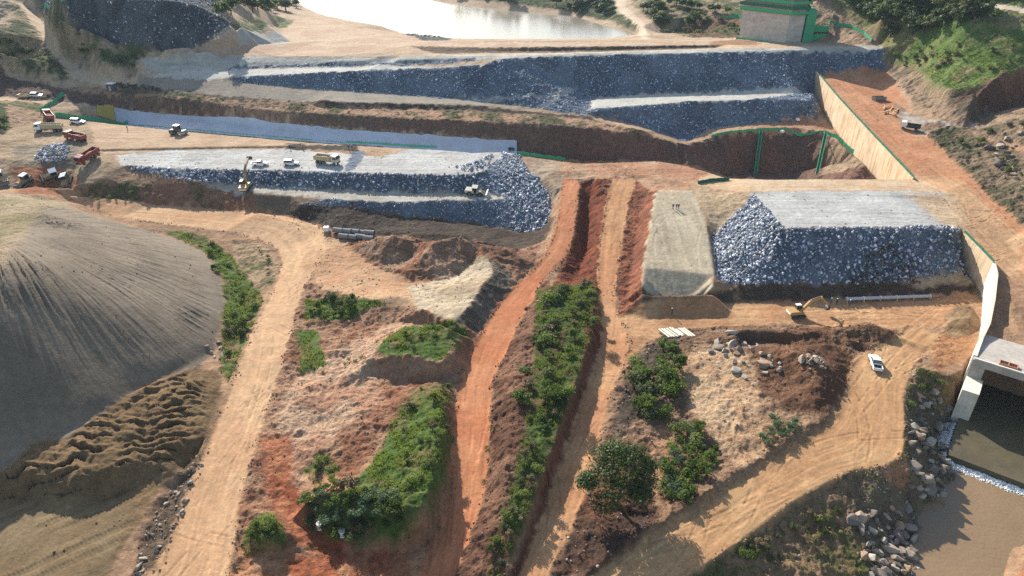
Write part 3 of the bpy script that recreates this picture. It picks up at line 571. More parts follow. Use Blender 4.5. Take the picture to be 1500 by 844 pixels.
zone('mound_r', [(1213,492),(1240,478),(1270,474),(1302,482),(1318,492),(1300,502),(1268,514),(1228,510)], (112,80,58), (140,104,76), fe=.6, ra=.6)
zone(None, [(1358,492),(1426,490),(1414,560),(1370,548)], (166,100,60), (188,134,90), fe=1, ra=.3)
zone('gravel_heap', [(1384,470),(1398,450),(1426,444),(1426,470),(1422,494),(1386,494)], (168,136,98), (146,116,84), fe=.6, ra=.25, ob='gravel_heap')
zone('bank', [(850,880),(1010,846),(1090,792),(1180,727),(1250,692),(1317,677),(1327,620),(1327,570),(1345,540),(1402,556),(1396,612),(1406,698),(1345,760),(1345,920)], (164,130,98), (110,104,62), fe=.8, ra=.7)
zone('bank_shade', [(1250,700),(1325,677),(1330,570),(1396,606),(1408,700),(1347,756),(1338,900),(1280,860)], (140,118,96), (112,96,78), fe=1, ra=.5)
zone(None, [(1290,690),(1325,672),(1325,720),(1300,715)], (196,140,100), fe=.6, ra=.4)
zone(None, [(1486,850),(1515,812),(1600,860),(1500,900)], (186,120,78), fe=.5)
# sand heaps
zone('sand', [(112,308),(205,335),(260,351),(300,373),(322,405),(329,440),(326,480),(315,512),(292,540),(262,549),(215,563),(175,590),(135,614),(98,641),(54,649),(17,680),(-30,715),(-110,790),(-300,930),(-420,520),(-300,330),(-30,288),(30,286),(62,290)], (154,137,118), (134,119,102), fe=.5, ra=.03, ob='sand_heap')
zone(None, [(112,306),(62,290),(-30,285),(-60,370),(0,384),(36,336),(62,300)], (176,152,122), (150,135,96), fe=1.5, ra=.25)
zone('brown', [(262,549),(292,540),(322,545),(326,575),(302,650),(296,668),(272,692),(240,708),(190,790),(140,870),(-200,980),(-200,760),(-30,716),(17,681),(54,650),(98,642),(135,615),(175,591),(215,564)], (146,116,80), (124,98,66), fe=.6, ra=.22, ob='brown_sand_heap')
zone(None, [(-60,745),(60,735),(200,735),(160,850),(-60,880)], (150,126,92), (132,108,76), fe=1.5, ra=.08)
zone('ripr', [(272,692),(300,660),(312,650),(285,720),(255,780),(228,830),(196,850),(205,790),(240,735)], (130,108,84), (104,84,66), fe=.6, ra=.4)
zone('g7', [(240,338),(300,345),(335,372),(380,428),(385,440),(365,490),(335,560),(322,545),(326,490),(330,440),(322,400),(300,370)], (96,114,46), (138,112,76), fe=.7, ra=.4, bias=.12)
zone(None, [(340,352),(390,360),(408,392),(398,420),(378,425),(345,380)], (190,156,120), (110,106,64), fe=.7, ra=.4)
# roads
def lane(name, L, R, c1, c2, ruts=(.32, .68), k=1.0):
    """graded dirt road between two surveyed edges: packed surface, darker verges, wheel tracks that follow it"""
    Lp = np.array(L); Rp = np.array(R); n = 60
    def res(P):
        s = np.concatenate([[0], np.cumsum(np.linalg.norm(np.diff(P[:, :2], axis=0), axis=1))]); t = np.linspace(0, s[-1], n)
        return np.stack([np.interp(t, s, P[:, 0]), np.interp(t, s, P[:, 1])], 1)
    a, b = res(Lp), res(Rp); poly = np.concatenate([a, b[::-1]])
    r = zone(name, poly, c1, c2, nf=N3 * .6 + N4 * .3, fe=.4, ra=.03, ob='dirt_road', world=True)
    cr, sd, al = r; x, y = GX[cr], GYY[cr]; m = al > .02; xs, ys = x[m], y[m]
    best = np.full(xs.shape, 1e9); lat = np.zeros(xs.shape); arc = np.zeros(xs.shape); c = (a + b) / 2; S = 0; wd = np.linalg.norm(a - b, axis=1)
    for i in range(n - 1):
        ex, ey = c[i + 1] - c[i]; LL = math.hypot(ex, ey)
        if LL < 1e-6: continue
        t = np.clip(((xs - c[i, 0]) * ex + (ys - c[i, 1]) * ey) / LL ** 2, 0, 1); qx = xs - c[i, 0] - t * ex; qy = ys - c[i, 1] - t * ey; d = qx * qx + qy * qy
        sgn = (ex * qy - ey * qx) / LL; w = wd[i] * (1 - t) + wd[i + 1] * t; u = d < best
        best[u] = d[u]; lat[u] = (sgn / (w / 2))[u]; arc[u] = (S + t * LL)[u]; S += LL
    half = float(np.median(wd)) / 2; lm = lat * half
    st_ = fbm(lm * 1.6, arc * .05, 3, 77) ; s2 = fbm(lm * 5.0, arc * .12, 2, 99)
    rut = sum(np.exp(-((lm - (q * 2 - 1) * half * .8) / .5) ** 2) for q in ruts)
    edge = sstep(.55, 1.0, np.abs(lat))
    kk = .55 + .9 * fbm(arc * .045, lm * .15, 2, 13); f = 1 + (.15 * st_ + .10 * s2 + .05 * rut) * kk - .18 * edge * (.6 + fbm(arc * .25, lm * .3, 2, 15)) + .10 * fbm(lm * .5, arc * .25, 3, 18)
    g = np.ones(x.shape); g[m] = f; COL[cr] *= (1 + (g - 1) * al)[..., None]
    dz = np.zeros(x.shape); dz[m] = -.03 * rut * kk + .045 * st_ + .03 * s2 + .05 * fbm(lm * .5, arc * .3, 3, 21) + .28 * np.exp(-((np.abs(lat) - 1.0) / .12) ** 2) * (.5 + .9 * fbm(arc * .4, lm * .2, 2, 5))
    DZ[cr] += dz * al
DZ = np.zeros(GZ.shape)
lane('road_a', ROAD_A_L, ROAD_A_R, (222,176,130), (206,158,114), (.3, .62))
lane('road_c', ROAD_C_L, ROAD_C_R, (222,164,112), (206,144,96), (.3, .7))
lane('road_b', ROAD_B_L, ROAD_B_R, (216,142,94), (204,126,80), (.28, .5, .72))
lane('road_d', ROAD_D_L, ROAD_D_R, (212,164,112), (196,146,98), (.3, .6))
# --- relief finer than the survey
def feather(name, fe, out=0.0):
    pw = ZW[name]; cr = crop(pw, fe + 3); return cr, sstep(-out, fe, sdist(pw, GX[cr], GYY[cr]))
def blur(A, k):
    for ax in (0, 1):
        c = np.cumsum(np.pad(A, [(k + 1, k) if q == ax else (0, 0) for q in (0, 1)], mode='edge'), axis=ax)
        A = (np.take(c, range(2 * k + 1, c.shape[ax]), axis=ax) - np.take(c, range(0, c.shape[ax] - 2 * k - 1), axis=ax)) / (2 * k + 1)
    return A
ZB = blur(blur(GZ, 2), 1)
def tracks(nm, n, h0, h1, l0, l1, seed, gauge=1.0, wd=.24, dark=.15):
    # pairs of wheel tracks left by single passes, each its own gentle curve
    r = random.Random(seed); pw = ZW[nm]; x, y = scatter_in(pw, n, r)
    for px_, py_ in zip(x, y):
        h = math.radians(r.uniform(h0, h1)); k = r.uniform(-.035, .035); L_ = r.uniform(l0, l1); m = 16; P = [(px_, py_)]
        for i in range(m): h += k * L_ / m; P.append((P[-1][0] + math.cos(h) * L_ / m, P[-1][1] + math.sin(h) * L_ / m))
        P = np.array(P); cr = crop(P, 2.5)
        if cr is None: continue
        gx, gy = GX[cr], GYY[cr]; best = np.full(gx.shape, 1e9); off = np.zeros(gx.shape); arc = np.zeros(gx.shape)
        for i in range(m):
            e = P[i + 1] - P[i]; q = (e @ e); t_ = np.clip(((gx - P[i, 0]) * e[0] + (gy - P[i, 1]) * e[1]) / q, 0, 1); dx = gx - P[i, 0] - t_ * e[0]; dy = gy - P[i, 1] - t_ * e[1]; d = dx * dx + dy * dy; u = d < best; best[u] = d[u]; off[u] = ((e[0] * dy - e[1] * dx) / math.sqrt(q))[u]; arc[u] = (i + t_[u]) / m
        w = sstep(wd * 1.5, wd * .6, np.abs(np.abs(off) - gauge)) * (best < (gauge + 1) ** 2) * sstep(0, .12, arc) * sstep(1, .85, arc) * sstep(-.5, .1, fbm(gx * .4, gy * .4, 2, seed)); b = sstep(wd * 2.4, wd * 1.6, np.abs(np.abs(off) - gauge)) * (best < (gauge + 1) ** 2) - w
        s_ = r.choice((-1, -1, -1, .7)) * dark; COL[cr] *= (1 + s_ * w + .05 * np.clip(b, 0, 1))[..., None]; DZ[cr] += -.05 * w + .03 * np.clip(b, 0, 1)
def scatter_in(pw, n, r):
    X, Y = [], []
    while len(X) < n:
        x = r.uniform(pw[:, 0].min(), pw[:, 0].max()); y = r.uniform(pw[:, 1].min(), pw[:, 1].max())
        if sdist(pw, np.array([x]), np.array([y]))[0] > 0: X.append(x); Y.append(y)
    return X, Y
tracks('road_a', 26, 70, 92, 12, 34, 1); tracks('road_d', 16, 20, 60, 12, 30, 2, dark=.10); tracks('road_c', 12, 70, 82, 12, 30, 3); tracks('road_b', 12, 72, 88, 12, 30, 4); tracks('band', 18, -12, 14, 15, 40, 5); tracks('yard', 16, -30, 40, 10, 24, 6); tracks('platform', 16, 80, 110, 20, 60, 7); tracks('junction', 10, -20, 30, 10, 30, 8); tracks('mid', 10, 0, 180, 8, 20, 9); tracks('r_top', 7, -4, 4, 15, 45, 10, dark=.1); tracks('m_top', 9, -4, 4, 15, 50, 11, dark=.1); tracks('top_dirt', 8, -8, 0, 15, 50, 12); tracks('ramp', 6, 86, 94, 12, 30, 13, dark=.08); tracks('u_top', 6, -3, 3, 20, 60, 14, dark=.1); tracks('brown_heap', 5, 0, 90, 8, 16, 15)
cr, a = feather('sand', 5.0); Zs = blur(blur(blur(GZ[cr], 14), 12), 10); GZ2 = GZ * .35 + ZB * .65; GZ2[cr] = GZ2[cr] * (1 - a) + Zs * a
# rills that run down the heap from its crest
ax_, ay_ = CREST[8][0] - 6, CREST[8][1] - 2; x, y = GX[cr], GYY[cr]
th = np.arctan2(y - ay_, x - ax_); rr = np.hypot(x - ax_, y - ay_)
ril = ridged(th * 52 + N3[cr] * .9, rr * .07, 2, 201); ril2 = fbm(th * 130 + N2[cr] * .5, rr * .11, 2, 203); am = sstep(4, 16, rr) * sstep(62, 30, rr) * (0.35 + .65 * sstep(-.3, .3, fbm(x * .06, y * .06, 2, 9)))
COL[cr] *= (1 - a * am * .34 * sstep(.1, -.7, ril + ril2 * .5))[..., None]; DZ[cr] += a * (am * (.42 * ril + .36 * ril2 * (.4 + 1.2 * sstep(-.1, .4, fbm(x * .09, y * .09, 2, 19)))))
# dumped lobes on the brown heap
cr, a = feather('brown', 1.5); x, y = GX[cr], GYY[cr]; lob = np.abs(vnoise(x * .30 + N3[cr], y * .42 + N2[cr] * .3, 301)); lob2 = np.abs(vnoise(x * .75 + 3, y * .9 + N2[cr] * .4, 305))
hi = sstep(.8, 2.4, GZ[cr]); qx_ = x * .93 + y * .36; qy_ = y * .93 - x * .36 + 3.2 * N3[cr] + 1.5 * vnoise(qx_ * .3, y * .12, 5) + .5 * N2[cr]; cre = 1 - np.abs(((qy_ / 2.3 + .35 * vnoise(qx_ * .22, qy_ * .2, 9)) % 1.0) * 1.25 - .25) * np.where(((qy_ / 2.3) % 1.0) < .2, 2.5, 1); DZ[cr] += a * hi * ((cre * .75 - .35) * sstep(-.35, .3, fbm(x * .2, y * .25, 2, 17)) + (.3 - .75 * lob) + (.15 - .35 * lob2) + .10 * N1[cr])
lowm = a * (1 - sstep(.8, 1.6, GZ[cr])); tr_ = (x * .62 - y * .78); al_ = x * .78 + y * .62      # crawler tracks on the flat
band = np.clip(np.sin(tr_ * 2 * PI / 2.6) * 3, -1, 1) * sstep(-.1, .25, fbm(tr_ * .2, al_ * .05, 2, 311)); DZ[cr] += lowm * band * (.05 + .05 * np.sin(al_ * 2 * PI / .55))
COL[cr] *= (1 + lowm * band * .08)[..., None]
# streaks graded along the trench bank, the ramp sides and cut slopes
cr, a = feather('wall', .6); DZ[cr] += a * .5 * ridged(GX[cr] * .35, GYY[cr] * .05, 3, 401)
R6 = ridged(GX * .115, GYY * .13 + .4 * N3, 2, 67); dz0 = RA * (R6 * .75 * sstep(.3, .6, RA) + R2 * .75 + N2 * .45 + N1 * .28 + .4 * N3); DZ += np.where(GYY < 900, dz0, dz0 * 2)
for Lw in (TWw, LWw):                                       # the ground stays as surveyed where it meets the walls
    lw = np.array(Lw)[:, :2]; cr = crop(lw, 6); x, y = GX[cr], GYY[cr]; d_ = np.full(x.shape, 1e9)
    for i in range(len(lw) - 1):
        e = lw[i + 1] - lw[i]; t_ = np.clip(((x - lw[i, 0]) * e[0] + (y - lw[i, 1]) * e[1]) / (e @ e), 0, 1); d_ = np.minimum(d_, np.hypot(x - lw[i, 0] - t_ * e[0], y - lw[i, 1] - t_ * e[1]))
    k_ = sstep(1.5, 4.0, d_); GZ2[cr] = GZ2[cr] * k_ + GZ[cr] * (1 - k_); DZ[cr] *= k_
TZ = GZ2 + DZ
for nm in ('u_top', 'm_top', 'r_top', 'm_bench', 'top_dirt', 'r_crest', 'ramp', 'band', 'platform', 'junction'):        # machine tracks along the compacted tops
    cr, a = feather(nm, 1.0, .8); x, y = GX[cr], GYY[cr]
    if nm in ('ramp', 'platform'): x, y = y, x
    tk = fbm(y * 1.1 + .35 * fbm(x * .05, y * .05, 2, 88), x * .035, 3, 83); t2 = fbm(x * .22, y * .22, 3, 85)
    COL[cr] *= (1 + a * (.17 * tk + .13 * t2))[..., None]; TZ[cr] += a * .05 * tk
COL *= (1 + .10 * N2 + .07 * N1 + .08 * N3)[..., None]
g_ = COL @ np.array([.3, .55, .15], np.float32); COL[:] = (g_[..., None] + (COL - g_[..., None]) * .88) * np.array([1.0, 1.0, .97], np.float32)
COL[:] = np.clip(COL, .012, .8)
# --- ground material
def ground_mat():
    m, nt, b = base_mat('earth', .95); b.inputs['Specular IOR Level'].default_value = .08
    L = nt.links.new; at_ = node(nt, 'ShaderNodeAttribute', attribute_name='soil'); rg = node(nt, 'ShaderNodeAttribute', attribute_name='rough'); tc = node(nt, 'ShaderNodeTexCoord')
    n1 = node(nt, 'ShaderNodeTexNoise', inp={'Scale': .9, 'Detail': 8.0, 'Roughness': .68}); L(tc.outputs['Object'], n1.inputs['Vector'])
    n2 = node(nt, 'ShaderNodeTexNoise', inp={'Scale': 3.2, 'Detail': 5.0, 'Roughness': .6}); L(tc.outputs['Object'], n2.inputs['Vector'])
    n3 = node(nt, 'ShaderNodeTexNoise', inp={'Scale': .09, 'Detail': 5.0, 'Roughness': .6}); L(tc.outputs['Object'], n3.inputs['Vector'])
    def ramp(src, lo, hi):
        r = node(nt, 'ShaderNodeMapRange', inp={'From Min': .28, 'From Max': .72, 'To Min': lo, 'To Max': hi}); L(src, r.inputs['Value']); return r.outputs['Result']
    def mul(a, bb):
        q = node(nt, 'ShaderNodeMath', operation='MULTIPLY'); L(a, q.inputs[0]); L(bb, q.inputs[1]); return q.outputs[0]
    f = mul(mul(ramp(n1.outputs['Fac'], .60, 1.36), ramp(n2.outputs['Fac'], .74, 1.25)), ramp(n3.outputs['Fac'], .84, 1.16))
    sc_ = node(nt, 'ShaderNodeMapRange', inp={'From Min': 0.0, 'From Max': .4, 'To Min': .42, 'To Max': 1.0}); L(rg.outputs['Fac'], sc_.inputs['Value']); f1 = node(nt, 'ShaderNodeMath', operation='SUBTRACT', inp={1: 1.0}); L(f, f1.inputs[0]); f2 = node(nt, 'ShaderNodeMath', operation='MULTIPLY_ADD', inp={2: 1.0}); L(f1.outputs[0], f2.inputs[0]); L(sc_.outputs['Result'], f2.inputs[1]); f = f2.outputs[0]
    v = node(nt, 'ShaderNodeVectorMath', operation='SCALE'); L(at_.outputs['Color'], v.inputs[0]); L(f, v.inputs['Scale']); L(v.outputs[0], b.inputs['Base Color'])
    h = node(nt, 'ShaderNodeMath', operation='MULTIPLY_ADD', inp={1: .35}); L(n2.outputs['Fac'], h.inputs[0]); L(n1.outputs['Fac'], h.inputs[2])
    bp = node(nt, 'ShaderNodeBump', inp={'Distance': .55}); L(h.outputs[0], bp.inputs['Height'])
    s = node(nt, 'ShaderNodeMapRange', inp={'From Min': 0.0, 'From Max': .6, 'To Min': .22, 'To Max': 1.0}); L(rg.outputs['Fac'], s.inputs['Value']); L(s.outputs['Result'], bp.inputs['Strength'])
    L(bp.outputs['Normal'], b.inputs['Normal']); return m
EARTH = ground_mat()
def build_ground():
    v = np.stack([GX, GYY, TZ], -1).reshape(-1, 3).astype(np.float32); n, m = TZ.shape; idx = np.arange(n * m).reshape(n, m)
    f = np.stack([idx[:-1, :-1], idx[:-1, 1:], idx[1:, 1:], idx[1:, :-1]], -1).reshape(-1, 4); ob = OB[:-1, :-1].reshape(-1)
    c = COL.reshape(-1, 3); r = RA.reshape(-1); out = {}
    for k, nm in enumerate(OBN):
        ff = f[ob == k]
        if len(ff) == 0: continue
        use = np.unique(ff); remap = np.full(n * m, -1, np.int64); remap[use] = np.arange(len(use))
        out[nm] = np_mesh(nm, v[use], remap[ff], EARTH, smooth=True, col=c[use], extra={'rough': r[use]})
    return out
LAND = build_ground()
for nm in ('ground', 'dirt_road', 'embankment', 'trench_bank'):
    if nm in LAND: tag(LAND[nm], kind='structure')
def relabel(nm, new, lab, cat):
    o = LAND[nm]; o.name = new; o.data.name = new; tag(o, lab, cat)
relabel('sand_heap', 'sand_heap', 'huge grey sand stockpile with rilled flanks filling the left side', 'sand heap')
relabel('brown_sand_heap', 'sand_heap', 'brown sand heap with dumped lobes and crawler tracks in the lower left corner', 'sand heap')
relabel('dirt_mound', 'dirt_mound', 'smaller left mound of the pair of loose dirt mounds below the pipe stack', 'dirt mound')
relabel('tall_dirt_mound', 'dirt_mound', 'taller right mound of the pair of loose dirt mounds above the red road', 'dirt mound')
relabel('spoil_heap', 'spoil_heap', 'dark brown spoil heap left of the white pickup', 'spoil heap')
relabel('gravel_heap', 'gravel_heap', 'brown gravel heap against the curved concrete wall', 'gravel heap')
relabel('rock_waste_tip', 'rock_waste_tip', 'dark grey rock waste tip on the far left hill with a green fence on top', 'rock tip')
def top(px, py):
    """ground point on the finished relief seen at a photo pixel"""
    p = hit(px, py); p[2] = float(zat(p[0], p[1], TZ)); return p
def tz(x, y): return zat(x, y, TZ)
# ------------------------------------------------------------ water
def water_mat(name, col, rough, bump, scale, spec=.5):
    m, nt, b = base_mat(name, rough); b.inputs['Base Color'].default_value = (*col, 1); b.inputs['Specular IOR Level'].default_value = spec; b.inputs['IOR'].default_value = 1.33
    tc = node(nt, 'ShaderNodeTexCoord'); n = node(nt, 'ShaderNodeTexNoise', inp={'Scale': scale, 'Detail': 5.0, 'Roughness': .6}); nt.links.new(tc.outputs['Object'], n.inputs['Vector'])
    bp = node(nt, 'ShaderNodeBump', inp={'Strength': bump, 'Distance': .3}); nt.links.new(n.outputs['Fac'], bp.inputs['Height']); nt.links.new(bp.outputs['Normal'], b.inputs['Normal'])
    n2 = node(nt, 'ShaderNodeTexNoise', inp={'Scale': scale * .12, 'Detail': 4.0}); nt.links.new(tc.outputs['Object'], n2.inputs['Vector'])
    mx = node(nt, 'ShaderNodeMixRGB', inp={'Color1': (*[c * .82 for c in col], 1), 'Color2': (*[c * 1.2 for c in col], 1)}); nt.links.new(n2.outputs['Fac'], mx.inputs['Fac']); nt.links.new(mx.outputs['Color'], b.inputs['Base Color'])
    return m
def flat(name, pts, z, mat, kind='structure'):
    mb = MB(); mb.add([(p[0], p[1], z) for p in pts], [tuple(range(len(pts)))]); o = mb.build(name, mat); o['kind'] = kind; return o
flat('lake', [at(a, b, z) for a, b, z in LAKE], 18.0, water_mat('lake_water', (.24, .20, .15), .17, .25, .5, .9))
flat('pond', [at(a, b, 18.2) for a, b in ((968, 51), (985, 49.5), (1010, 53), (1022, 57), (995, 57.5), (975, 56))], 17.6, bpy.data.materials['lake_water'])
RIVER_Z = -8.0
flat('river', [at(a, b, RIVER_Z) for a, b in ((1300, 1000), (1300, 735), (1345, 640), (1372, 600), (1405, 590), (1500, 590), (1900, 700), (1900, 1000))], RIVER_Z, water_mat('river_water', (.20, .13, .07), .07, .35, 1.1, .6))
# ------------------------------------------------------------ rocks
def rock_shapes(n, pts=13, flatk=.75, seed=3):
    r = random.Random(seed); out = []
    for _ in range(n):
        bm = bmesh.new()
        for k in range(pts):
            v = Vector((r.gauss(0, 1), r.gauss(0, 1), r.gauss(0, 1))).normalized() * r.uniform(.82, 1.05)
            bm.verts.new((v.x * r.uniform(.9, 1.1), v.y * .85, v.z * flatk))
        res = bmesh.ops.convex_hull(bm, input=list(bm.verts)); bmesh.ops.delete(bm, geom=[g for g in res['geom_interior'] if isinstance(g, bmesh.types.BMVert)], context='VERTS')
        bmesh.ops.triangulate(bm, faces=bm.faces); bmesh.ops.recalc_face_normals(bm, faces=bm.faces); bm.verts.index_update()
        out.append((np.array([tuple(v.co) for v in bm.verts]), np.array([[v.index for v in f.verts] for f in bm.faces]))); bm.free()
    return out
RSH = rock_shapes(14); RSH_S = rock_shapes(8, 9, .75, 8)
def rock_mat():
    m, nt, b = base_mat('stone', .85); L = nt.links.new; b.inputs['Specular IOR Level'].default_value = .3
    a = node(nt, 'ShaderNodeAttribute', attribute_name='soil'); tc = node(nt, 'ShaderNodeTexCoord'); n = node(nt, 'ShaderNodeTexNoise', inp={'Scale': 2.6, 'Detail': 6.0, 'Roughness': .7}); L(tc.outputs['Object'], n.inputs['Vector'])
    r = node(nt, 'ShaderNodeMapRange', inp={'From Min': .3, 'From Max': .7, 'To Min': .7, 'To Max': 1.25}); L(n.outputs['Fac'], r.inputs['Value'])
    v = node(nt, 'ShaderNodeVectorMath', operation='SCALE'); L(a.outputs['Color'], v.inputs[0]); L(r.outputs['Result'], v.inputs['Scale']); L(v.outputs[0], b.inputs['Base Color'])
    bp = node(nt, 'ShaderNodeBump', inp={'Strength': .5, 'Distance': .12}); L(n.outputs['Fac'], bp.inputs['Height']); L(bp.outputs['Normal'], b.inputs['Normal']); return m
STONE = rock_mat()
GREYS = [lin(*c) * np.array([1.02, 1.08, 1.18]) for c in ((176, 178, 182), (150, 152, 158), (128, 131, 138), (112, 114, 122), (196, 196, 196), (165, 160, 155), (140, 138, 136))]  # blue of skylit shade is mixed into these rock greys
BROWNS = [lin(*c) * .62 for c in ((180, 165, 148), (160, 142, 122), (138, 124, 112), (196, 184, 168), (120, 108, 98), (168, 138, 110))]
def inside(pw, x, y): return sdist(pw, x, y) > 0
def scatter(pw, dens, edge=0.0, mask=None):
    x0, y0 = pw[:, 0].min(), pw[:, 1].min(); x1, y1 = pw[:, 0].max(), pw[:, 1].max(); n = int((x1 - x0) * (y1 - y0) * dens)
    x = rng.uniform(x0 - edge, x1 + edge, n); y = rng.uniform(y0 - edge, y1 + edge, n); m = sdist(pw, x, y) > -edge * rng.random(n) ** 2
    x, y = x[m], y[m]
    if mask is not None: q = mask(x, y); x, y = x[q], y[q]
    return x, y
def slope_of(x, y, e=1.2):
    gx = (tz(x + e, y) - tz(x - e, y)) / (2 * e); gy = (tz(x, y + e) - tz(x, y - e)) / (2 * e); return gx, gy
def rot_mats(n, lean=1.0):
    q = rng.normal(size=(n, 4)); q /= np.linalg.norm(q, axis=1)[:, None]; w, x, y, z = q.T
    return np.stack([1-2*(y*y+z*z), 2*(x*y-z*w), 2*(x*z+y*w), 2*(x*y+z*w), 1-2*(x*x+z*z), 2*(y*z-x*w), 2*(x*z-y*w), 2*(y*z+x*w), 1-2*(x*x+y*y)], 1).reshape(n, 3, 3)
def rock_field(name, xs, ys, r0, r1, cols, sink=.15, shapes=None, zs=None, power=2.0):
    shapes = shapes or RSH_S; n = len(xs); zs = tz(xs, ys) if zs is None else zs
    size = r0 + (r1 - r0) * rng.random(n) ** power; R = rot_mats(n); which = rng.integers(0, len(shapes), n); ci = rng.integers(0, len(cols), n); cols = np.array(cols); sh = rng.uniform(.75, 1.2, n)
    V, F, CC = [], [], []; off = 0
    for k, (bv, bf) in enumerate(shapes):
        s = which == k; m = int(s.sum())
        if not m: continue
        v = np.einsum('nij,vj->nvi', R[s], bv) * size[s][:, None, None]; v[..., 0] += xs[s][:, None]; v[..., 1] += ys[s][:, None]; v[..., 2] += (zs[s] + size[s] * (.5 - sink))[:, None]
        V.append(v.reshape(-1, 3)); F.append((bf[None] + (off + np.arange(m) * len(bv))[:, None, None]).reshape(-1, 3)); CC.append(np.repeat(cols[ci[s]] * sh[s][:, None], len(bv), 0)); off += m * len(bv)
    o = np_mesh(name, np.concatenate(V), np.concatenate(F), STONE, col=np.clip(np.concatenate(CC), .02, .75)); o['kind'] = 'stuff'; return o
def cat(*a): return np.concatenate([p[0] for p in a]), np.concatenate([p[1] for p in a])
tag(rock_field('rockfill', *cat(scatter(ZW['ru2'], 1.5, .3), scatter(ZW['ru3'], 1.5, .5), scatter(ZW['ru1'], 1.5, .5), scatter(ZW['ru1b'], 1.2, .5)), .34, .75, [c * np.array([.8, .92, 1.05]) for c in GREYS], sink=.9), 'broken grey rock tinted with painted blue shade facing the long upper embankment', 'rockfill')  # bluer still, shade colour put into the stones of this face
tag(rock_field('rockfill', *cat(scatter(ZW['m1'], 1.7, .5), scatter(ZW['m3'], 1.8, .8)), .3, .8, GREYS, sink=.32), 'broken grey rock on the bench and nose of the central embankment', 'rockfill')
tag(rock_field('rockfill', *scatter(ZW['m2'], 3.0, .6), .16, .42, GREYS, sink=.4), 'finer grey rock on the lowest face of the central embankment', 'rockfill')
tag(rock_field('rockfill', *scatter(ZW['r_rock'], 2.0, .4), .3, .78, GREYS, sink=.34), 'coarse grey rock on the faces of the right hand embankment', 'rockfill')
tag(rock_field('rock_waste', *scatter(ZW['tip'], .3, 1.0), .3, 1.0, GREYS, power=3), 'loose grey rock tipped down the far left hillside', 'rock waste')
P_ = [hit(*p) for p in ((655, 246), (690, 240), (722, 228), (715, 246), (690, 252))]
tag(rock_field('rock_pile', *scatter(np.array(P_), 1.6), .3, .8, GREYS, sink=-.2), 'small rock pile on the gravel top of the central embankment', 'rock pile')
P_ = [hit(*p) for p in ((50, 235), (58, 222), (75, 212), (98, 210), (105, 222), (96, 236), (70, 242))]
x_, y_ = scatter(np.array(P_), 3.2); c_ = np.array(P_).mean(0); dd_ = np.hypot(x_ - c_[0], y_ - c_[1])
tag(rock_field('rock_pile', x_, y_, .3, .75, GREYS, zs=tz(x_, y_) + np.clip(2.0 - dd_ * .28, 0, 2) * rng.random(len(x_))), 'heap of pale blue grey rock between the dump trucks and the bulldozers', 'rock pile')
x_, y_ = cat(scatter(ZW['bank_shade'], 1.2, .5), scatter(ZW['bank'], .10), scatter(ZW['ripr'], 1.2), scatter(ZW['rubble_c'], .7), scatter(ZW['rubble_d'], .6), scatter(ZW['mound_r'], .5), scatter(ZW['dark_toe'], .12), scatter(ZW['cd'], .05), scatter(ZW['mid'], .02), scatter(ZW['berm'], .05), scatter(ZW['ledge'], .05))
k_ = tz(x_, y_) > RIVER_Z - .6
tag(rock_field('rubble', x_[k_], y_[k_], .10, .42, BROWNS, power=2.5), 'loose small stones strewn over the river bank and road verges', 'rubble')
P_ = [hit(*p) for p in ((1104,288), (1125,312), (1146,336), (1120,380), (1085,412), (1054,406), (1044,350))]
tag(rock_field('rockfill', *scatter(np.array(P_), 1.6, .4), .28, .7, [c * np.array([1.5, 1.4, 1.25]) for c in GREYS], sink=.15), 'rock painted sunlit pale on the left nose of the right hand embankment', 'rockfill')  # same greys brightened, sunlight on the nose put into the colour
tag(rock_field('rockfill', *scatter(ZW['m3'], 1.2, .5), .26, .7, [c * np.array([1.5, 1.4, 1.25]) for c in GREYS], sink=.15), 'rock painted sunlit pale on the right nose of the central embankment', 'rockfill')  # sunlit brightening painted into the stones of this nose too
P_ = [hit(*p) for p in ((1245,420), (1268,378), (1300,360), (1335,384), (1345,416))]
tag(rock_field('rockfill', *scatter(np.array(P_), 3.0, .8), .3, .75, [c * .42 for c in BROWNS], sink=.2), 'dark brown broken rock dumped low on the face of the right hand embankment', 'rockfill')
def soil_at(x, y):
    i = np.clip(np.searchsorted(GY, y), 0, len(GY) - 1); w = (y * .87 + 45) * .915; j = np.clip(np.round((x / w - GU[0]) / (GU[1] - GU[0])).astype(int), 0, len(GU) - 1); return COL[i, j]
x_, y_ = cat(scatter(ZW['mid'], .55), scatter(ZW['cd'], .6), scatter(ZW['berm'], .9), scatter(ZW['strip_slope'], .5), scatter(ZW['brown_heap'], .8), scatter(ZW['mound_r'], 1.0), scatter(ZW['heap_a'], 1.0), scatter(ZW['heap_b'], 1.0), scatter(ZW['dark_toe'], .25), scatter(ZW['m_top'], .25), scatter(ZW['r_top'], .25), scatter(ZW['u_top'], .15), scatter(ZW['m_bench'], .4), scatter(ZW['junction'], .2), scatter(ZW['platform'], .1), scatter(ZW['ramp'], .15), scatter(ZW['sand'], .06), scatter(ZW['brown'], .15), scatter(ZW['ledge'], .2), scatter(ZW['bank'], .5))
ex, ey = [], []
for E_ in (ROAD_A_L, ROAD_A_R, ROAD_B_L, ROAD_B_R, ROAD_C_L, ROAD_C_R, ROAD_D_L, ROAD_D_R):
    for p, q in zip(E_[:-1], E_[1:]):
        n = int(np.linalg.norm((q - p)[:2]) * 5); t_ = rng.random(n); ex.append(p[0] + (q[0] - p[0]) * t_ + rng.normal(size=n) * .45); ey.append(p[1] + (q[1] - p[1]) * t_ + rng.normal(size=n) * .3)
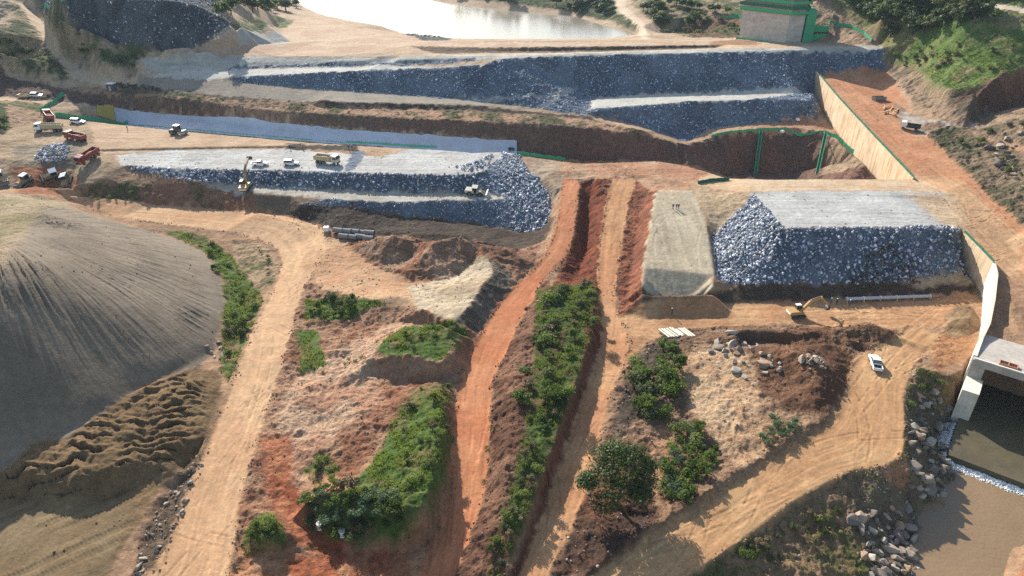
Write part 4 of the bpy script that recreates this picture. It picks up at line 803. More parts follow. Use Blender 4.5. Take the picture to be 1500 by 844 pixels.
x_ = np.concatenate([x_] + ex); y_ = np.concatenate([y_] + ey); q_ = (fbm(x_ * .25, y_ * .25, 2, 55) > -.1); x_, y_ = x_[q_], y_[q_]; cc_ = soil_at(x_, y_); ordr = np.arange(len(x_))
def clod_mesh(name, xs, ys, r0, r1, cols):
    n = len(xs); size = r0 + (r1 - r0) * rng.random(n) ** 3; R = rot_mats(n); bv, bf = RSH_S[2]; v = np.einsum('nij,vj->nvi', R, bv) * size[:, None, None]; v[..., 0] += xs[:, None]; v[..., 1] += ys[:, None]; v[..., 2] += (tz(xs, ys) + size * .15)[:, None]
    o = np_mesh(name, v.reshape(-1, 3), (bf[None] + (np.arange(n) * len(bv))[:, None, None]).reshape(-1, 3), STONE, col=np.repeat(cols * rng.uniform(.75, 1.25, n)[:, None], len(bv), 0)); o['kind'] = 'stuff'; return o
tag(clod_mesh('earth_clods', x_, y_, .06, .34, cc_), 'loose earth clods along the road edges and over the dug ground', 'earth clods')
# the largest boulders one by one
BOULD = []
for k, (bv, bf) in enumerate(RSH):
    me = bpy.data.meshes.new('boulder'); me.from_pydata([tuple(v) for v in bv], [], [tuple(int(i) for i in f) for f in bf]); me.update()
    bm = bmesh.new(); bm.from_mesh(me); bmesh.ops.bevel(bm, geom=list(bm.edges), offset=.06, segments=1, affect='EDGES'); bm.to_mesh(me); bm.free()
    a = me.attributes.new('soil', 'FLOAT_COLOR', 'POINT'); c_ = BROWNS[k % len(BROWNS)] * (1.35 if k % 3 else 1.05)
    for d in a.data: d.color = (*[float(q) for q in c_], 1)
    me.materials.append(STONE); BOULD.append(me)
def boulders(pts, r0, r1, label, group):
    for (x, y) in pts:
        o = bpy.data.objects.new('boulder', rnd.choice(BOULD)); link(o); s = rnd.uniform(r0, r1) if rnd.random() < .75 else rnd.uniform(r1, r1 * 1.5)
        o.location = (x, y, float(tz(x, y)) + s * .28); o.scale = (s * rnd.uniform(.8, 1.3), s * rnd.uniform(.7, 1.1), s * rnd.uniform(.6, 1.0)); o.rotation_euler = (rnd.uniform(-.5, .5), rnd.uniform(-.5, .5), rnd.uniform(0, 6.28)); tag(o, label, 'boulder', group)
def pick(pw, n, mask=None):
    x, y = scatter(np.array(pw), max(.5, 30 * n / max(1, np.ptp(np.array(pw)[:, 0]) * np.ptp(np.array(pw)[:, 1]))), mask=mask); k = rng.permutation(len(x))[:n]; return list(zip(x[k], y[k]))
dry = lambda x, y: tz(x, y) > RIVER_Z - .8
PX = lambda *p: [hit(a, b) for a, b in p]
boulders(pick(PX((1325,655),(1345,600),(1340,562),(1375,565),(1395,600),(1385,640),(1400,695),(1385,730),(1345,745),(1330,705)), 84, dry), .5, 1.2, 'grey brown boulder in the riprap between the turning haul road and the culvert outlet', 'boulders beside the culvert outlet')
boulders(pick(PX((1245,765),(1290,740),(1345,760),(1345,850),(1260,850)), 76, dry), .45, 1.1, 'grey brown boulder on the low river bank at the bottom edge', 'boulders on the low river bank')
boulders(pick(ZW['ripr'], 58), .22, .55, 'brown boulder in the rock ditch between the left haul road and the brown sand heap', 'boulders in the ditch of the left haul road')
boulders(pick(PX((1035,515),(1050,490),(1085,492),(1140,520),(1145,545),(1110,575),(1075,545)), 40), .35, 1.1, 'pale sandy boulder at the edge of the dug pit left of the dark spoil heap', 'pale boulders around the dug pit')
boulders(pick(PX((1160,530),(1175,520),(1210,530),(1208,545),(1180,545)), 16), .4, .9, 'grey boulder in the small rock cluster on the dark spoil heap', 'boulders on the dark spoil heap')
boulders(pick(PX((298,505),(318,498),(340,515),(330,530),(308,525)), 14), .3, .8, 'dark boulder in the small pile at the foot of the grey sand heap', 'boulders at the foot of the sand heap')
boulders(pick(PX((785,445),(800,425),(815,432),(808,455),(792,460)), 8), .6, 1.2, 'pale boulder at the head of the green strip beside the red road', 'boulders at the head of the green strip')
boulders(pick(PX((1440,220),(1500,180),(1500,300),(1470,270)), 24), .6, 1.5, 'pale boulder strewn on the hillside right of the orange platform', 'boulders on the right hillside')
boulders(pick(PX((590,50),(640,55),(660,58),(620,58)), 10), .8, 1.5, 'dark boulder on the shore of the lake', 'boulders on the lake shore')
# ------------------------------------------------------------ concrete works
def concrete_mat(name, col, stain=(.25, .15, .08), amount=.5, sx=1.4, sz=.12, rough=.85):
    m, nt, b = base_mat(name, rough); L = nt.links.new; tc = node(nt, 'ShaderNodeTexCoord')
    mp = node(nt, 'ShaderNodeMapping'); mp.inputs['Scale'].default_value = (sx, sx, sz); L(tc.outputs['Object'], mp.inputs['Vector'])
    n = node(nt, 'ShaderNodeTexNoise', inp={'Scale': 1.0, 'Detail': 6.0, 'Roughness': .65}); L(mp.outputs[0], n.inputs['Vector'])
    n2 = node(nt, 'ShaderNodeTexNoise', inp={'Scale': .35, 'Detail': 7.0, 'Roughness': .7}); L(tc.outputs['Object'], n2.inputs['Vector'])
    r = node(nt, 'ShaderNodeMapRange', inp={'From Min': .45, 'From Max': .72, 'To Min': 0.0, 'To Max': amount}); L(n.outputs['Fac'], r.inputs['Value'])
    mx = node(nt, 'ShaderNodeMixRGB', inp={'Color1': (*col, 1), 'Color2': (*stain, 1)}); L(r.outputs['Result'], mx.inputs['Fac'])
    r2 = node(nt, 'ShaderNodeMapRange', inp={'From Min': .3, 'From Max': .7, 'To Min': .78, 'To Max': 1.15}); L(n2.outputs['Fac'], r2.inputs['Value'])
    v = node(nt, 'ShaderNodeVectorMath', operation='SCALE'); L(mx.outputs['Color'], v.inputs[0]); L(r2.outputs['Result'], v.inputs['Scale']); L(v.outputs[0], b.inputs['Base Color'])
    bp = node(nt, 'ShaderNodeBump', inp={'Strength': .25, 'Distance': .1}); L(n2.outputs['Fac'], bp.inputs['Height']); L(bp.outputs['Normal'], b.inputs['Normal']); return m
BEIGE = concrete_mat('beige_concrete', (.62, .47, .31), (.36, .18, .07), .85, .8)
PALE = concrete_mat('pale_concrete', (.66, .60, .48), (.34, .25, .16), .3)
GREYC = concrete_mat('grey_concrete', (.40, .36, .31), (.18, .14, .11), .4)
WETC = concrete_mat('wet_concrete', (.10, .08, .045), (.08, .07, .05), .6, .3, .3, .35)
DARKM = paint_mat('dark_metal', (.03, .03, .033), .6); GREENNET = paint_mat('green_netting', (.05, .36, .17), .85, dirt=.45, scale=.6, dirtcol=(.12, .22, .12))
DKGREEN = paint_mat('dark_green_netting', (.02, .13, .075), .85, dirt=.4, scale=.6, dirtcol=(.05, .1, .06))
TIMBER = paint_mat('timber', (.55, .36, .18), .8)
def wall_run(root, tops, depth, mat, th=.55, joints=1.0, lean=.0):
    """wall along a top line, cast in sections with open joints"""
    P = np.array(tops); sec = []
    for i in range(len(P) - 1):
        a, b = P[i], P[i + 1]; L = np.linalg.norm((b - a)[:2]); n = max(1, int(round(L / 9)))
        for k in range(n): sec.append((a + (b - a) * k / n, a + (b - a) * (k + 1) / n, depth[i] + (depth[i + 1] - depth[i]) * k / n, depth[i] + (depth[i + 1] - depth[i]) * (k + 1) / n))
    for a, b, da, db in sec:
        e = (b - a)[:2]; L = np.linalg.norm(e); e = e / L; nrm = np.array([e[1], -e[0]])         # towards the fill
        if nrm[0] < 0: nrm = -nrm
        g = .04 * e; a2, b2 = a[:2] + g, b[:2] - g; mb = MB(); q = []
        for p, z, d in ((a2, a[2], da), (b2, b[2], db)):
            f = -nrm * lean * d
            q += [(p[0] + f[0], p[1] + f[1], z - d), (p[0], p[1], z), (p[0] + nrm[0] * th, p[1] + nrm[1] * th, z), (p[0] + nrm[0] * th, p[1] + nrm[1] * th, z - d)]
        mb.add(q, [(0, 1, 2, 3), (4, 7, 6, 5), (0, 4, 5, 1), (1, 5, 6, 2), (2, 6, 7, 3), (3, 7, 4, 0)]); mb.build('wall_section', mat, root)
def cap_net(root, tops, mat, h=.9, off=.3, th=.05, name='guard_net'):
    P = np.array(tops); mb = MB(); posts = []
    for i in range(len(P) - 1):
        a, b = P[i], P[i + 1]; L = np.linalg.norm((b - a)[:2]); n = max(1, int(L / 2.2))
        for k in range(n):
            p = a + (b - a) * k / n; q = a + (b - a) * (k + 1) / n; w = rnd.uniform(-.12, .12); p = p + [off, 0, 0]; q = q + [off, 0, 0]
            mb.add([(p[0], p[1], p[2]), (q[0], q[1], q[2]), (q[0] + w, q[1], q[2] + h * rnd.uniform(.85, 1)), (p[0], p[1], p[2] + h)] + [(p[0] + th, p[1], p[2]), (q[0] + th, q[1], q[2]), (q[0] + w + th, q[1], q[2] + h * .95), (p[0] + th, p[1], p[2] + h)], [(0, 1, 2, 3), (7, 6, 5, 4), (0, 4, 5, 1), (3, 2, 6, 7), (0, 3, 7, 4), (1, 5, 6, 2)])
            posts.append(p)
    mb.build(name, mat, root)
    for p in posts[::3]: MB().tube((p[0], p[1], p[2] - .1), (p[0], p[1], p[2] + h + .1), .05, n=6).build('post', DARKM, root)
t = empty('retaining_wall', TWw[-1]); t.location = (0, 0, 0); tag(t, 'tall beige concrete retaining wall holding up the orange earth platform', 'wall')
TWx = [tuple(np.array(TWw[0]) + (np.array(TWw[0]) - np.array(TWw[1])) * .5)] + TWw; wall_run(t, TWx, (8, 9, 9, 11, 12.5, 12.5, 9), BEIGE, lean=.03); cap_net(t, TWw, DKGREEN, .8)
t = empty('retaining_wall'); tag(t, 'lower curved pale concrete retaining wall running down to the culvert deck', 'wall')
wall_run(t, LWw[:3], (8.5, 9.5, 9.5), BEIGE, lean=.02); wall_run(t, LWw[2:], (9.3, 8.6, 7.4, 6.2, 7.5, 8), PALE, th=.7, lean=.02); cap_net(t, LWw[:3], DKGREEN, .7)
def clb(mb, u0, u1, w0, w1, z0, z1): mb.zprism([cul(u0, w0, 0), cul(u1, w0, 0), cul(u1, w1, 0), cul(u0, w1, 0)], z0, z1); return mb
t = empty('culvert'); tag(t, 'big concrete culvert with a dark opening discharging into the brown river', 'culvert')
clb(MB(), .02, 60, 0, 12.2, 3.1, 4.5).build('deck', GREYC, t); clb(MB(), .3, 60, .15, .5, 4.503, 4.75).build('kerb', PALE, t)
clb(MB(), .05, 2.6, .25, 12, -9, 3.097).build('side_wall', GREYC, t); clb(MB(), .1, 3.1, -5.6, .2, -9, .2).build('pier', PALE, t); clb(MB(), 17, 19, -5, 12, -9, 3.097).build('pier', PALE, t)
mb = MB(); mb.add([cul(1.5, -19, -6.6), cul(60, -19, -6.6), cul(60, 11.9, -6.3), cul(1.5, 11.9, -6.3), cul(1.3, -19.4, -9.9), cul(60, -19.4, -9.9), cul(60, 11.9, -9.9), cul(1.3, 11.9, -9.9)], [(0, 1, 2, 3), (7, 6, 5, 4), (0, 4, 5, 1), (1, 5, 6, 2), (2, 6, 7, 3), (3, 7, 4, 0)]); mb.build('apron', WETC, t)
clb(MB(), 3.2, 60, 11.0, 11.25, -9, 3.09).build('dark_backing', DARKM, t)  # near-black panel, the darkness inside the opening is put into its colour
# crate on the deck
t = empty('crate', cul(6.0, 1.6, 4.5), math.radians(-38)); tag(t, 'open rusty orange crate lying on the culvert deck', 'crate'); RUST = paint_mat('rusty_steel', (.42, .17, .08), .7)
mb = MB(); [mb.box(-1.6, 1.6, y - .06, y + .06, 0, .5) for y in (-.7, .7)]; [mb.box(x - .06, x + .06, -.64, .64, 0, .5) for x in (-1.5, 0, 1.5)]; mb.build('frame', RUST, t); MB().box(-1.4, -.1, -.6, .6, .05, .3).build('load', DARKM, t)
# foam where the water drops over the apron
m, nt_, b = base_mat('foam', .6); b.inputs['Base Color'].default_value = (.82, .82, .8, 1)
V, F = [], []
def foam_strip(p, q, n, w, dens):
    p, q = np.array(p), np.array(q); d = (q - p) / np.linalg.norm(q - p); nr = np.array([d[1], -d[0]])
    for k in range(n):
        t_ = rng.random(); s = abs(rng.normal()) * w; c = p + (q - p) * t_ + nr * s; r = rng.uniform(.10, .42) * (1.2 - min(1, s / w / 2.4)); bv, bf = RSH_S[rng.integers(len(RSH_S))]; a = rng.uniform(0, 6.28)
        vv = bv * [r * 1.5, r, r * .09]; vv = np.stack([vv[:, 0] * math.cos(a) - vv[:, 1] * math.sin(a) + c[0], vv[:, 0] * math.sin(a) + vv[:, 1] * math.cos(a) + c[1], vv[:, 2] + RIVER_Z + .03 + .35 * math.exp(-s * 2)], 1)
        F.append(bf + sum(len(u) for u in V)); V.append(vv)
foam_strip(cul(1.3, -19.45, 0)[:2], cul(40, -19.45, 0)[:2], 3600, .8, 1); foam_strip(cul(1.15, -6.2, 0)[:2], cul(1.15, -19.6, 0)[:2], 2400, .9, 1)
o = np_mesh('foam', np.concatenate(V), np.concatenate(F), m, smooth=True); tag(o, 'white foam where water drops off the culvert apron', 'foam', kind='stuff')
# ------------------------------------------------------------ intake tower
bx, by = at(1134, 62, 28.2); t = empty('intake_tower', (bx, by, 27.5)); tag(t, 'unfinished concrete intake tower wrapped in green scaffold netting at its top', 'tower')
TP = [(-12.5, 14), (-4.8, 5), (3.6, -4.5), (11.5, -2.5), (14, 10), (2, 20)]
TCON = concrete_mat('tower_concrete', (.52, .47, .41), (.26, .2, .16), .5, .2, .5); TDARK = concrete_mat('tower_base', (.46, .40, .33), (.22, .17, .14), .4)
def grow(P, k, dx=0, dy=0): c = np.mean(P, 0); return [(c[0] + (p[0] - c[0]) * k + dx, c[1] + (p[1] - c[1]) * k + dy) for p in P]
for k in range(5): MB().zprism(grow(TP, 1.0 - .003 * (k % 2)), k * 3.2, k * 3.2 + 3.16).build('concrete_lift', TCON, t)
MB().zprism(grow(TP, .96), .02, 16.2).build('core', TDARK, t); MB().zprism(grow(TP, 1.16, -1), -2, .0).build('base_slab', TDARK, t)
for k, z in enumerate((13.6, 15.8, 18.0, 20.4, 22.8)):
    pp = grow(TP, 1.10 + .03 * k); qq = grow(TP, 1.0 + .02 * k); mb = MB(); n = len(pp)
    for i in range(n):
        a, b2 = pp[i], pp[(i + 1) % n]; mb.add([(a[0], a[1], z), (b2[0], b2[1], z), (b2[0], b2[1], z + 1.25), (a[0], a[1], z + 1.25), (a[0] * .99, a[1] * .99, z), (b2[0] * .99, b2[1] * .99, z), (b2[0] * .99, b2[1] * .99, z + 1.25), (a[0] * .99, a[1] * .99, z + 1.25)], [(0, 1, 2, 3), (7, 6, 5, 4), (3, 2, 6, 7), (0, 4, 5, 1)])
    mb.build('scaffold_net', GREENNET if k % 2 == 0 else DKGREEN, t); MB().zprism(pp, z - .18, z).build('scaffold_deck', DKGREEN, t)
MB().zprism(grow(TP, 1.0), 16.1, 23.5).build('top_lift', TDARK, t)
mb = MB(); mb.zprism([(12, -3), (17, -1.5), (18.5, 8), (14.6, 10)], 0, 15).build('stair_net', GREENNET, t)
for (x0, y0, x1, y1) in ((-15, 11, -6, 2.2), (-6, 2.2, 3.4, -7.2)): MB().add([(x0, y0, 0), (x1, y1, 0), (x1, y1, 1.3), (x0, y0, 1.3), (x0 + .1, y0 + .1, 0), (x1 + .1, y1 + .1, 0), (x1 + .1, y1 + .1, 1.3), (x0 + .1, y0 + .1, 1.3)], [(0, 1, 2, 3), (7, 6, 5, 4), (3, 2, 6, 7), (0, 4, 5, 1), (0, 3, 7, 4), (1, 5, 6, 2)]).build('base_net', GREENNET, t)
# walkway beside the tower
bx, by = at(1190, 60, 28.4); t = empty('scaffold_platform', (bx, by, 28.0)); tag(t, 'green netted scaffold platform with a ramp right of the intake tower', 'scaffold')
for (x, y) in ((-6, 0), (6, 0), (-6, 6), (6, 6)): MB().tube((x, y, 0), (x, y, 7), .15).build('leg', DARKM, t)
MB().box(-6.4, 6.4, -.4, 6.4, 5.9, 6.1).build('platform', TIMBER, t); MB().box(-6.4, 6.4, -.5, -.4, 4.6, 7.2).build('side_net', GREENNET, t); MB().box(-6.3, 6.3, -.6, -.5, .6, 3.6).build('lower_net', GREENNET, t)
mb = MB(); mb.add([(6.4, 0, 6), (13, 12, 10.5), (15, 12, 10.5), (8.4, 0, 6), (6.4, 0, 5.7), (13, 12, 10.2), (15, 12, 10.2), (8.4, 0, 5.7)], [(0, 1, 2, 3), (7, 6, 5, 4), (0, 4, 5, 1), (2, 6, 7, 3), (0, 3, 7, 4), (1, 5, 6, 2)]); mb.build('ramp', TIMBER, t); mb = MB(); mb.add([(6.3, 0, 6), (12.9, 12, 10.5), (12.9, 12, 11.8), (6.3, 0, 7.3), (6.2, 0, 6), (12.8, 12, 10.5), (12.8, 12, 11.8), (6.2, 0, 7.3)], [(0, 1, 2, 3), (7, 6, 5, 4), (3, 2, 6, 7)]); mb.build('ramp_net', GREENNET, t)
# ------------------------------------------------------------ safety fences and the lining sheet
def fence(label, pts, h=1.2, mat=None, name='safety_fence', lift=0.0, group=None):
    mat = mat or GREENNET; W = [top(a, b) for a, b in pts]; root = empty(name, tuple(W[0])); tag(root, label, 'fence', group); o = np.array(W[0]); Q = []
    for a, b in zip(W[:-1], W[1:]):
        n = max(1, int(np.linalg.norm((b - a)[:2]) / 1.6))
        for k in range(n): p = a + (b - a) * k / n; Q.append([p[0], p[1], float(tz(p[0], p[1]))])
    Q.append(list(W[-1])); Q = np.array(Q) - o; mb = MB()
    for p, q in zip(Q[:-1], Q[1:]):
        hp, hq = h * rnd.uniform(.8, 1.05), h * rnd.uniform(.8, 1.05); b_ = rnd.uniform(-.1, .1)
        mb.add([(p[0], p[1], p[2] - .05), (q[0], q[1], q[2] - .05), (q[0], q[1] + b_, q[2] + hq), (p[0], p[1], p[2] + hp), (p[0], p[1] + .05, p[2] - .05), (q[0], q[1] + .05, q[2] - .05), (q[0], q[1] + .05 + b_, q[2] + hq), (p[0], p[1] + .05, p[2] + hp)], [(0, 1, 2, 3), (7, 6, 5, 4), (3, 2, 6, 7), (0, 3, 7, 4), (1, 5, 6, 2)])
    mb.build('netting', mat, root)
    step = max(1, len(Q) // 40)
    for p in Q[::step]: MB().tube((p[0], p[1] + .08, p[2] - .2), (p[0], p[1] + .08, p[2] + h + .15), .045, n=5).build('post', DARKM, root)
    return root
fence('wide bright green net fence on the left end of the trench edge', [(82,172),(110,175),(150,179),(188,183)], 1.7)
fence('long low green net fence along the near edge of the lined trench', [(190,184),(260,190.5),(350,198.5),(450,207),(505,211)], .55)
fence('bright green net fence along the middle of the trench edge', [(507,211),(560,214.5),(640,219)], 1.0)
fence('short green net fence climbing the bank behind the red dump truck', [(60,166),(72,157),(95,142)], 1.7)
fence('green net fence at the right end of the trench above the red road', [(758,226.5),(790,231),(828,236.5)], 1.4)
fence('curving green net fence around the rim of the deep pit', [(1042,202),(1070,195.5),(1107,191.5),(1150,191),(1206,196)], 1.0)
fence('green net fence falling down the right side of the deep pit', [(1207,197),(1234,211),(1252,226),(1266,241)], 1.6)
fence('dark green net fence lying along the pit edge above the pale ramp', [(1022,270),(1045,266.5),(1068,264)], 1.1, DKGREEN)
fence('pale green fence on top of the dark rock waste tip', [(66,11),(90,5),(122,0),(150,-3)], 2.2)
fence('green fence on the far bank left of the intake tower', [(1062,29),(1080,27),(1094,27)], 2.0)
fence('green fence along the cut hillside right of the intake tower', [(1215,36),(1245,42),(1265,52),(1276,62)], 1.5)
for k, (a, b, lab) in enumerate(((( 1113, 196), (1106, 256.5), 'left one of the two green netted access ladders on the pit wall'), ((1208, 198), (1196, 255.5), 'right one of the two green netted access ladders on the pit wall'))):
    A, B = top(*a), top(*b); A[2] += 1.2; root = empty('access_ladder', tuple(B)); tag(root, lab, 'ladder'); d = A - B
    for s in (-.55, .55): MB().tube((s, -.4, 0), (d[0] + s, d[1] - .8, d[2]), .12, n=6).build('stringer', GREENNET, root)
    n = 14; mb = MB()
    for i in range(1, n): t_ = i / n; mb.tube((-.55 + d[0] * t_, d[1] * t_ - .4 - .4 * t_, d[2] * t_), (.55 + d[0] * t_, d[1] * t_ - .4 - .4 * t_, d[2] * t_), .06, n=5)
    mb.build('rungs', DKGREEN, root)
    mb = MB(); mb.add([(-.5, -.25, 0), (.5, -.25, 0), (d[0] + .5, d[1] - .65, d[2]), (d[0] - .5, d[1] - .65, d[2]), (-.5, -.2, 0), (.5, -.2, 0), (d[0] + .5, d[1] - .6, d[2]), (d[0] - .5, d[1] - .6, d[2])], [(0, 1, 2, 3), (7, 6, 5, 4), (0, 4, 5, 1), (1, 5, 6, 2), (3, 7, 4, 0)]); mb.build('netting', DKGREEN, root)
def sheet(name, label, cat_, top_pts, bot_pts, mat, n=140, m=26, lift=.22, amp=.22):
    A = np.array([hit(*p) for p in top_pts]); B = np.array([hit(*p) for p in bot_pts])
    def res(P): s = np.linspace(0, len(P) - 1, n); return np.stack([np.interp(s, range(len(P)), P[:, i]) for i in (0, 1)], 1)
    a, b = res(A), res(B); t_ = np.linspace(0, 1, m); X = a[:, None, 0] * (1 - t_) + b[:, None, 0] * t_; Y = a[:, None, 1] * (1 - t_) + b[:, None, 1] * t_
    Z = np.maximum(tz(X, Y), zat(X, Y)) + lift + amp * ridged(X * .25 + Y * .1, Y * .5, 3, 71); V = np.stack([X, Y, Z], -1).reshape(-1, 3); V2 = V.copy(); V2[:, 2] -= .08; idx = np.arange(n * m).reshape(n, m)
    f = np.stack([idx[:-1, :-1], idx[1:, :-1], idx[1:, 1:], idx[:-1, 1:]], -1).reshape(-1, 4); o = np_mesh(name, np.concatenate([V, V2]), np.concatenate([f, f[:, ::-1] + n * m]), mat, smooth=True); tag(o, label, cat_); return o
LINER = paint_mat('liner', (.40, .43, .48), .5, dirt=.5, scale=.14, dirtcol=(.26, .24, .23), spec=.3)
sheet('lining_sheet', 'long pale bluish plastic sheet lining the slope of the trench', 'plastic sheet', [(168,161),(267,172),(400,184.5),(510,192),(643,201),(757,209)], [(171,182),(260,191.5),(350,200),(450,208.5),(560,215.6),(757,227)], LINER)
sheet('lining_sheet', 'small yellow brown sheet at the left end of the trench lining', 'plastic sheet', [(143,155),(155,156),(167,158)], [(142,171),(155,174),(170,178)], paint_mat('yellow_sheet', (.38, .27, .05), .7), 20, 12)
# ------------------------------------------------------------ vegetation
def leaf_mat(name, c1, c2, trans=.45):
    m = bpy.data.materials.new(name); m.use_nodes = True; nt = m.node_tree; L = nt.links.new
    for n in list(nt.nodes): nt.nodes.remove(n)
    out = node(nt, 'ShaderNodeOutputMaterial'); d = node(nt, 'ShaderNodeBsdfPrincipled', inp={'Roughness': .6, 'Specular IOR Level': .25}); tr = node(nt, 'ShaderNodeBsdfTranslucent'); mx = node(nt, 'ShaderNodeMixShader', inp={0: trans})
    a = node(nt, 'ShaderNodeAttribute', attribute_name='tint'); oi = node(nt, 'ShaderNodeObjectInfo'); cm = node(nt, 'ShaderNodeMixRGB', inp={'Color1': (*c1, 1), 'Color2': (*c2, 1)}); L(a.outputs['Fac'], cm.inputs['Fac'])
    mr = node(nt, 'ShaderNodeMapRange', inp={'To Min': .75, 'To Max': 1.25}); L(oi.outputs['Random'], mr.inputs['Value']); v = node(nt, 'ShaderNodeVectorMath', operation='SCALE'); L(cm.outputs['Color'], v.inputs[0]); L(mr.outputs['Result'], v.inputs['Scale'])
    L(v.outputs[0], d.inputs['Base Color']); v2 = node(nt, 'ShaderNodeVectorMath', operation='MULTIPLY', inp={1: (1.15, 1.25, .55)}); L(v.outputs[0], v2.inputs[0]); L(v2.outputs[0], tr.inputs['Color'])
    L(d.outputs[0], mx.inputs[1]); L(tr.outputs[0], mx.inputs[2]); L(mx.outputs[0], out.inputs['Surface']); return m
LEAF = leaf_mat('bush_leaves', (.045, .075, .012), (.15, .20, .035)); LEAF_D = leaf_mat('tree_leaves', (.022, .042, .010), (.085, .11, .028), .3); LEAF_G = leaf_mat('grass_leaves', (.07, .105, .02), (.22, .25, .07)); LEAF_O = leaf_mat('olive_leaves', (.055, .075, .025), (.13, .14, .06)); LEAF_B = leaf_mat('blue_leaves', (.05, .085, .045), (.14, .19, .11))
BARK = paint_mat('bark', (.12, .08, .05), .9)
def leaf_cloud(n, lobes, size, squash=.8, shell=.45, up=.35):
    """many small leaf clumps spread through a few uneven lobes: arrays of quads"""
    k = rng.integers(0, len(lobes), n); L = np.array(lobes); d = rng.normal(size=(n, 3)); d /= np.linalg.norm(d, axis=1)[:, None]; d[:, 2] = np.where(d[:, 2] < -.35, -d[:, 2] * .6, d[:, 2])
    r = (shell + (1 - shell) * rng.random(n) ** .6) * (1 + .16 * rng.normal(size=n)); p = L[k, :3] + d * (L[k, 3] * r)[:, None] * [1, 1, squash]; p[:, 2] = np.maximum(p[:, 2], .02)
    nr = d * .8 + rng.normal(size=(n, 3)) * .55 + [0, 0, up]; nr /= np.linalg.norm(nr, axis=1)[:, None]; t = np.cross(nr, rng.normal(size=(n, 3))); t /= np.linalg.norm(t, axis=1)[:, None]; b = np.cross(nr, t)
    s = size * rng.uniform(.55, 1.45, n)[:, None]; V = np.stack([p - t * s, p - b * s * .62, p + t * s, p + b * s * .62], 1).reshape(-1, 3); F = np.arange(n * 4).reshape(n, 4); T = np.repeat(np.clip(rng.beta(2, 2.6, n) + .12 * (p[:, 2] > L[k, 2]), 0, 1), 4); return V, F, T
def lobes_for(w, h, n, seed):
    r = random.Random(seed); out = []
    for i in range(n):
        a = r.uniform(0, 6.28); q = w * .55 * math.sqrt(r.random()); rr = r.uniform(.28, .5) * w; out.append((q * math.cos(a), q * math.sin(a), h * r.uniform(.35, .72), rr))
    return out
def make_plant(name, w, h, nl, n, size, mat, seed, trunk=None, squash=.8, parts=True):
    root = empty(name); V, F, T = leaf_cloud(n, lobes_for(w, h, nl, seed), size, squash); o = np_mesh('crown' if trunk else 'foliage', V, F, mat, root, extra={'tint': T}); mb = MB(); r = random.Random(seed)
    if trunk:
        a = Vector((0, 0, -.4)); mb.tube(a, (.1 * w * .2, 0, h * .45), trunk, trunk * .6, 8)
        for i in range(6): an = i * 1.05 + r.random(); mb.tube((0.02 * w, 0, h * r.uniform(.25, .45)), (math.cos(an) * w * .32, math.sin(an) * w * .32, h * r.uniform(.6, .85)), trunk * .45, trunk * .12, 6)
        mb.build('trunk', BARK, root)
    else:
        for i in range(6): an = i * 1.05 + r.random(); mb.tube((0, 0, -.15), (math.cos(an) * w * .3, math.sin(an) * w * .3, h * r.uniform(.4, .75)), .045 * w / 2 + .01, .012, 5)
        mb.build('stems', BARK, root)
    freeze(root); return root
LEAF_DRY = leaf_mat('dry_leaves', (.10, .075, .035), (.22, .17, .08), .25)
BUSH = [make_plant('bush', 1.5 + .25 * (s % 3), 1.9 + .3 * (s % 2), 6, 820, .125, (LEAF, LEAF, LEAF_G, LEAF, LEAF_O, LEAF_B, LEAF_DRY)[s], 40 + s) for s in range(7)]
TREES = [make_plant('tree', 3.4, 4.6 + s * .5, 9, 1100, .30, (LEAF_D, LEAF_D, LEAF_O, LEAF_D)[s], 70 + s, trunk=.20) for s in range(4)]
USED = set(); QUEUE = []
def plant(proto, p, s, label, cat_, group, sq=1.0):
    if proto.name not in USED: USED.add(proto.name); o = proto
    else: o = copy_tree(proto)
    o.location = (p[0], p[1], float(tz(p[0], p[1])) - .05); o.scale = (s, s, s * sq); o.rotation_euler = (0, 0, rnd.uniform(0, 6.28)); tag(o, label, cat_, group); return o
def spots(px, n, mind=1.0, tries=60):
    """n places spread over a patch of ground, not closer than mind"""
    pw = np.array(px) if len(px[0]) == 3 else hits(px); out = []
    x, y = scatter(pw, max(.05, 25 * n / max(1e-3, np.ptp(pw[:, 0]) * np.ptp(pw[:, 1]))))
    for a, b in zip(x, y):
        if all((a - c) ** 2 + (b - d) ** 2 > mind * mind for c, d in out): out.append((a, b))
        if len(out) >= n: break
    return out
def bushes(px, n, s0, s1, label, group, which=(0, 1, 2, 3), mind=1.0, sq=1.0):
    for p in spots(px, n, mind): QUEUE.append((rnd.choice(which), p, rnd.uniform(s0, s1), label, group, sq * rnd.uniform(.8, 1.2)))
# strip between the two steep haul roads
bushes([(800,428),(862,420),(874,450),(866,490),(840,560),(820,620),(790,640),(760,600),(775,520),(790,470)], 50, .45, 1.5, 'leafy bush in the dense strip between the two steep haul roads', 'bushes in the strip between the haul roads', (0, 1, 2, 3, 4, 2, 6, 0), mind=1.2)
bushes([(765,610),(812,610),(800,680),(770,760),(735,830),(715,830),(735,760),(755,690)], 26, .35, .85, 'low bush on the lower end of the strip between the haul roads', 'low bushes at the lower end of the strip', (0, 2, 4, 6), mind=1.1)
bushes([(722,560),(735,560),(724,690),(712,760),(704,760),(714,640)], 9, .25, .45, 'small green tuft bush along the right edge of the red haul road', 'tuft bushes beside the red haul road', (2, 0))
bushes([(935,530),(985,505),(1000,560),(998,600),(960,630),(925,615),(925,570)], 26, 1.1, 1.8, 'green bush in the clump right of the middle haul road', 'bushes right of the middle haul road', (0, 1, 3, 2, 4), 1.1)
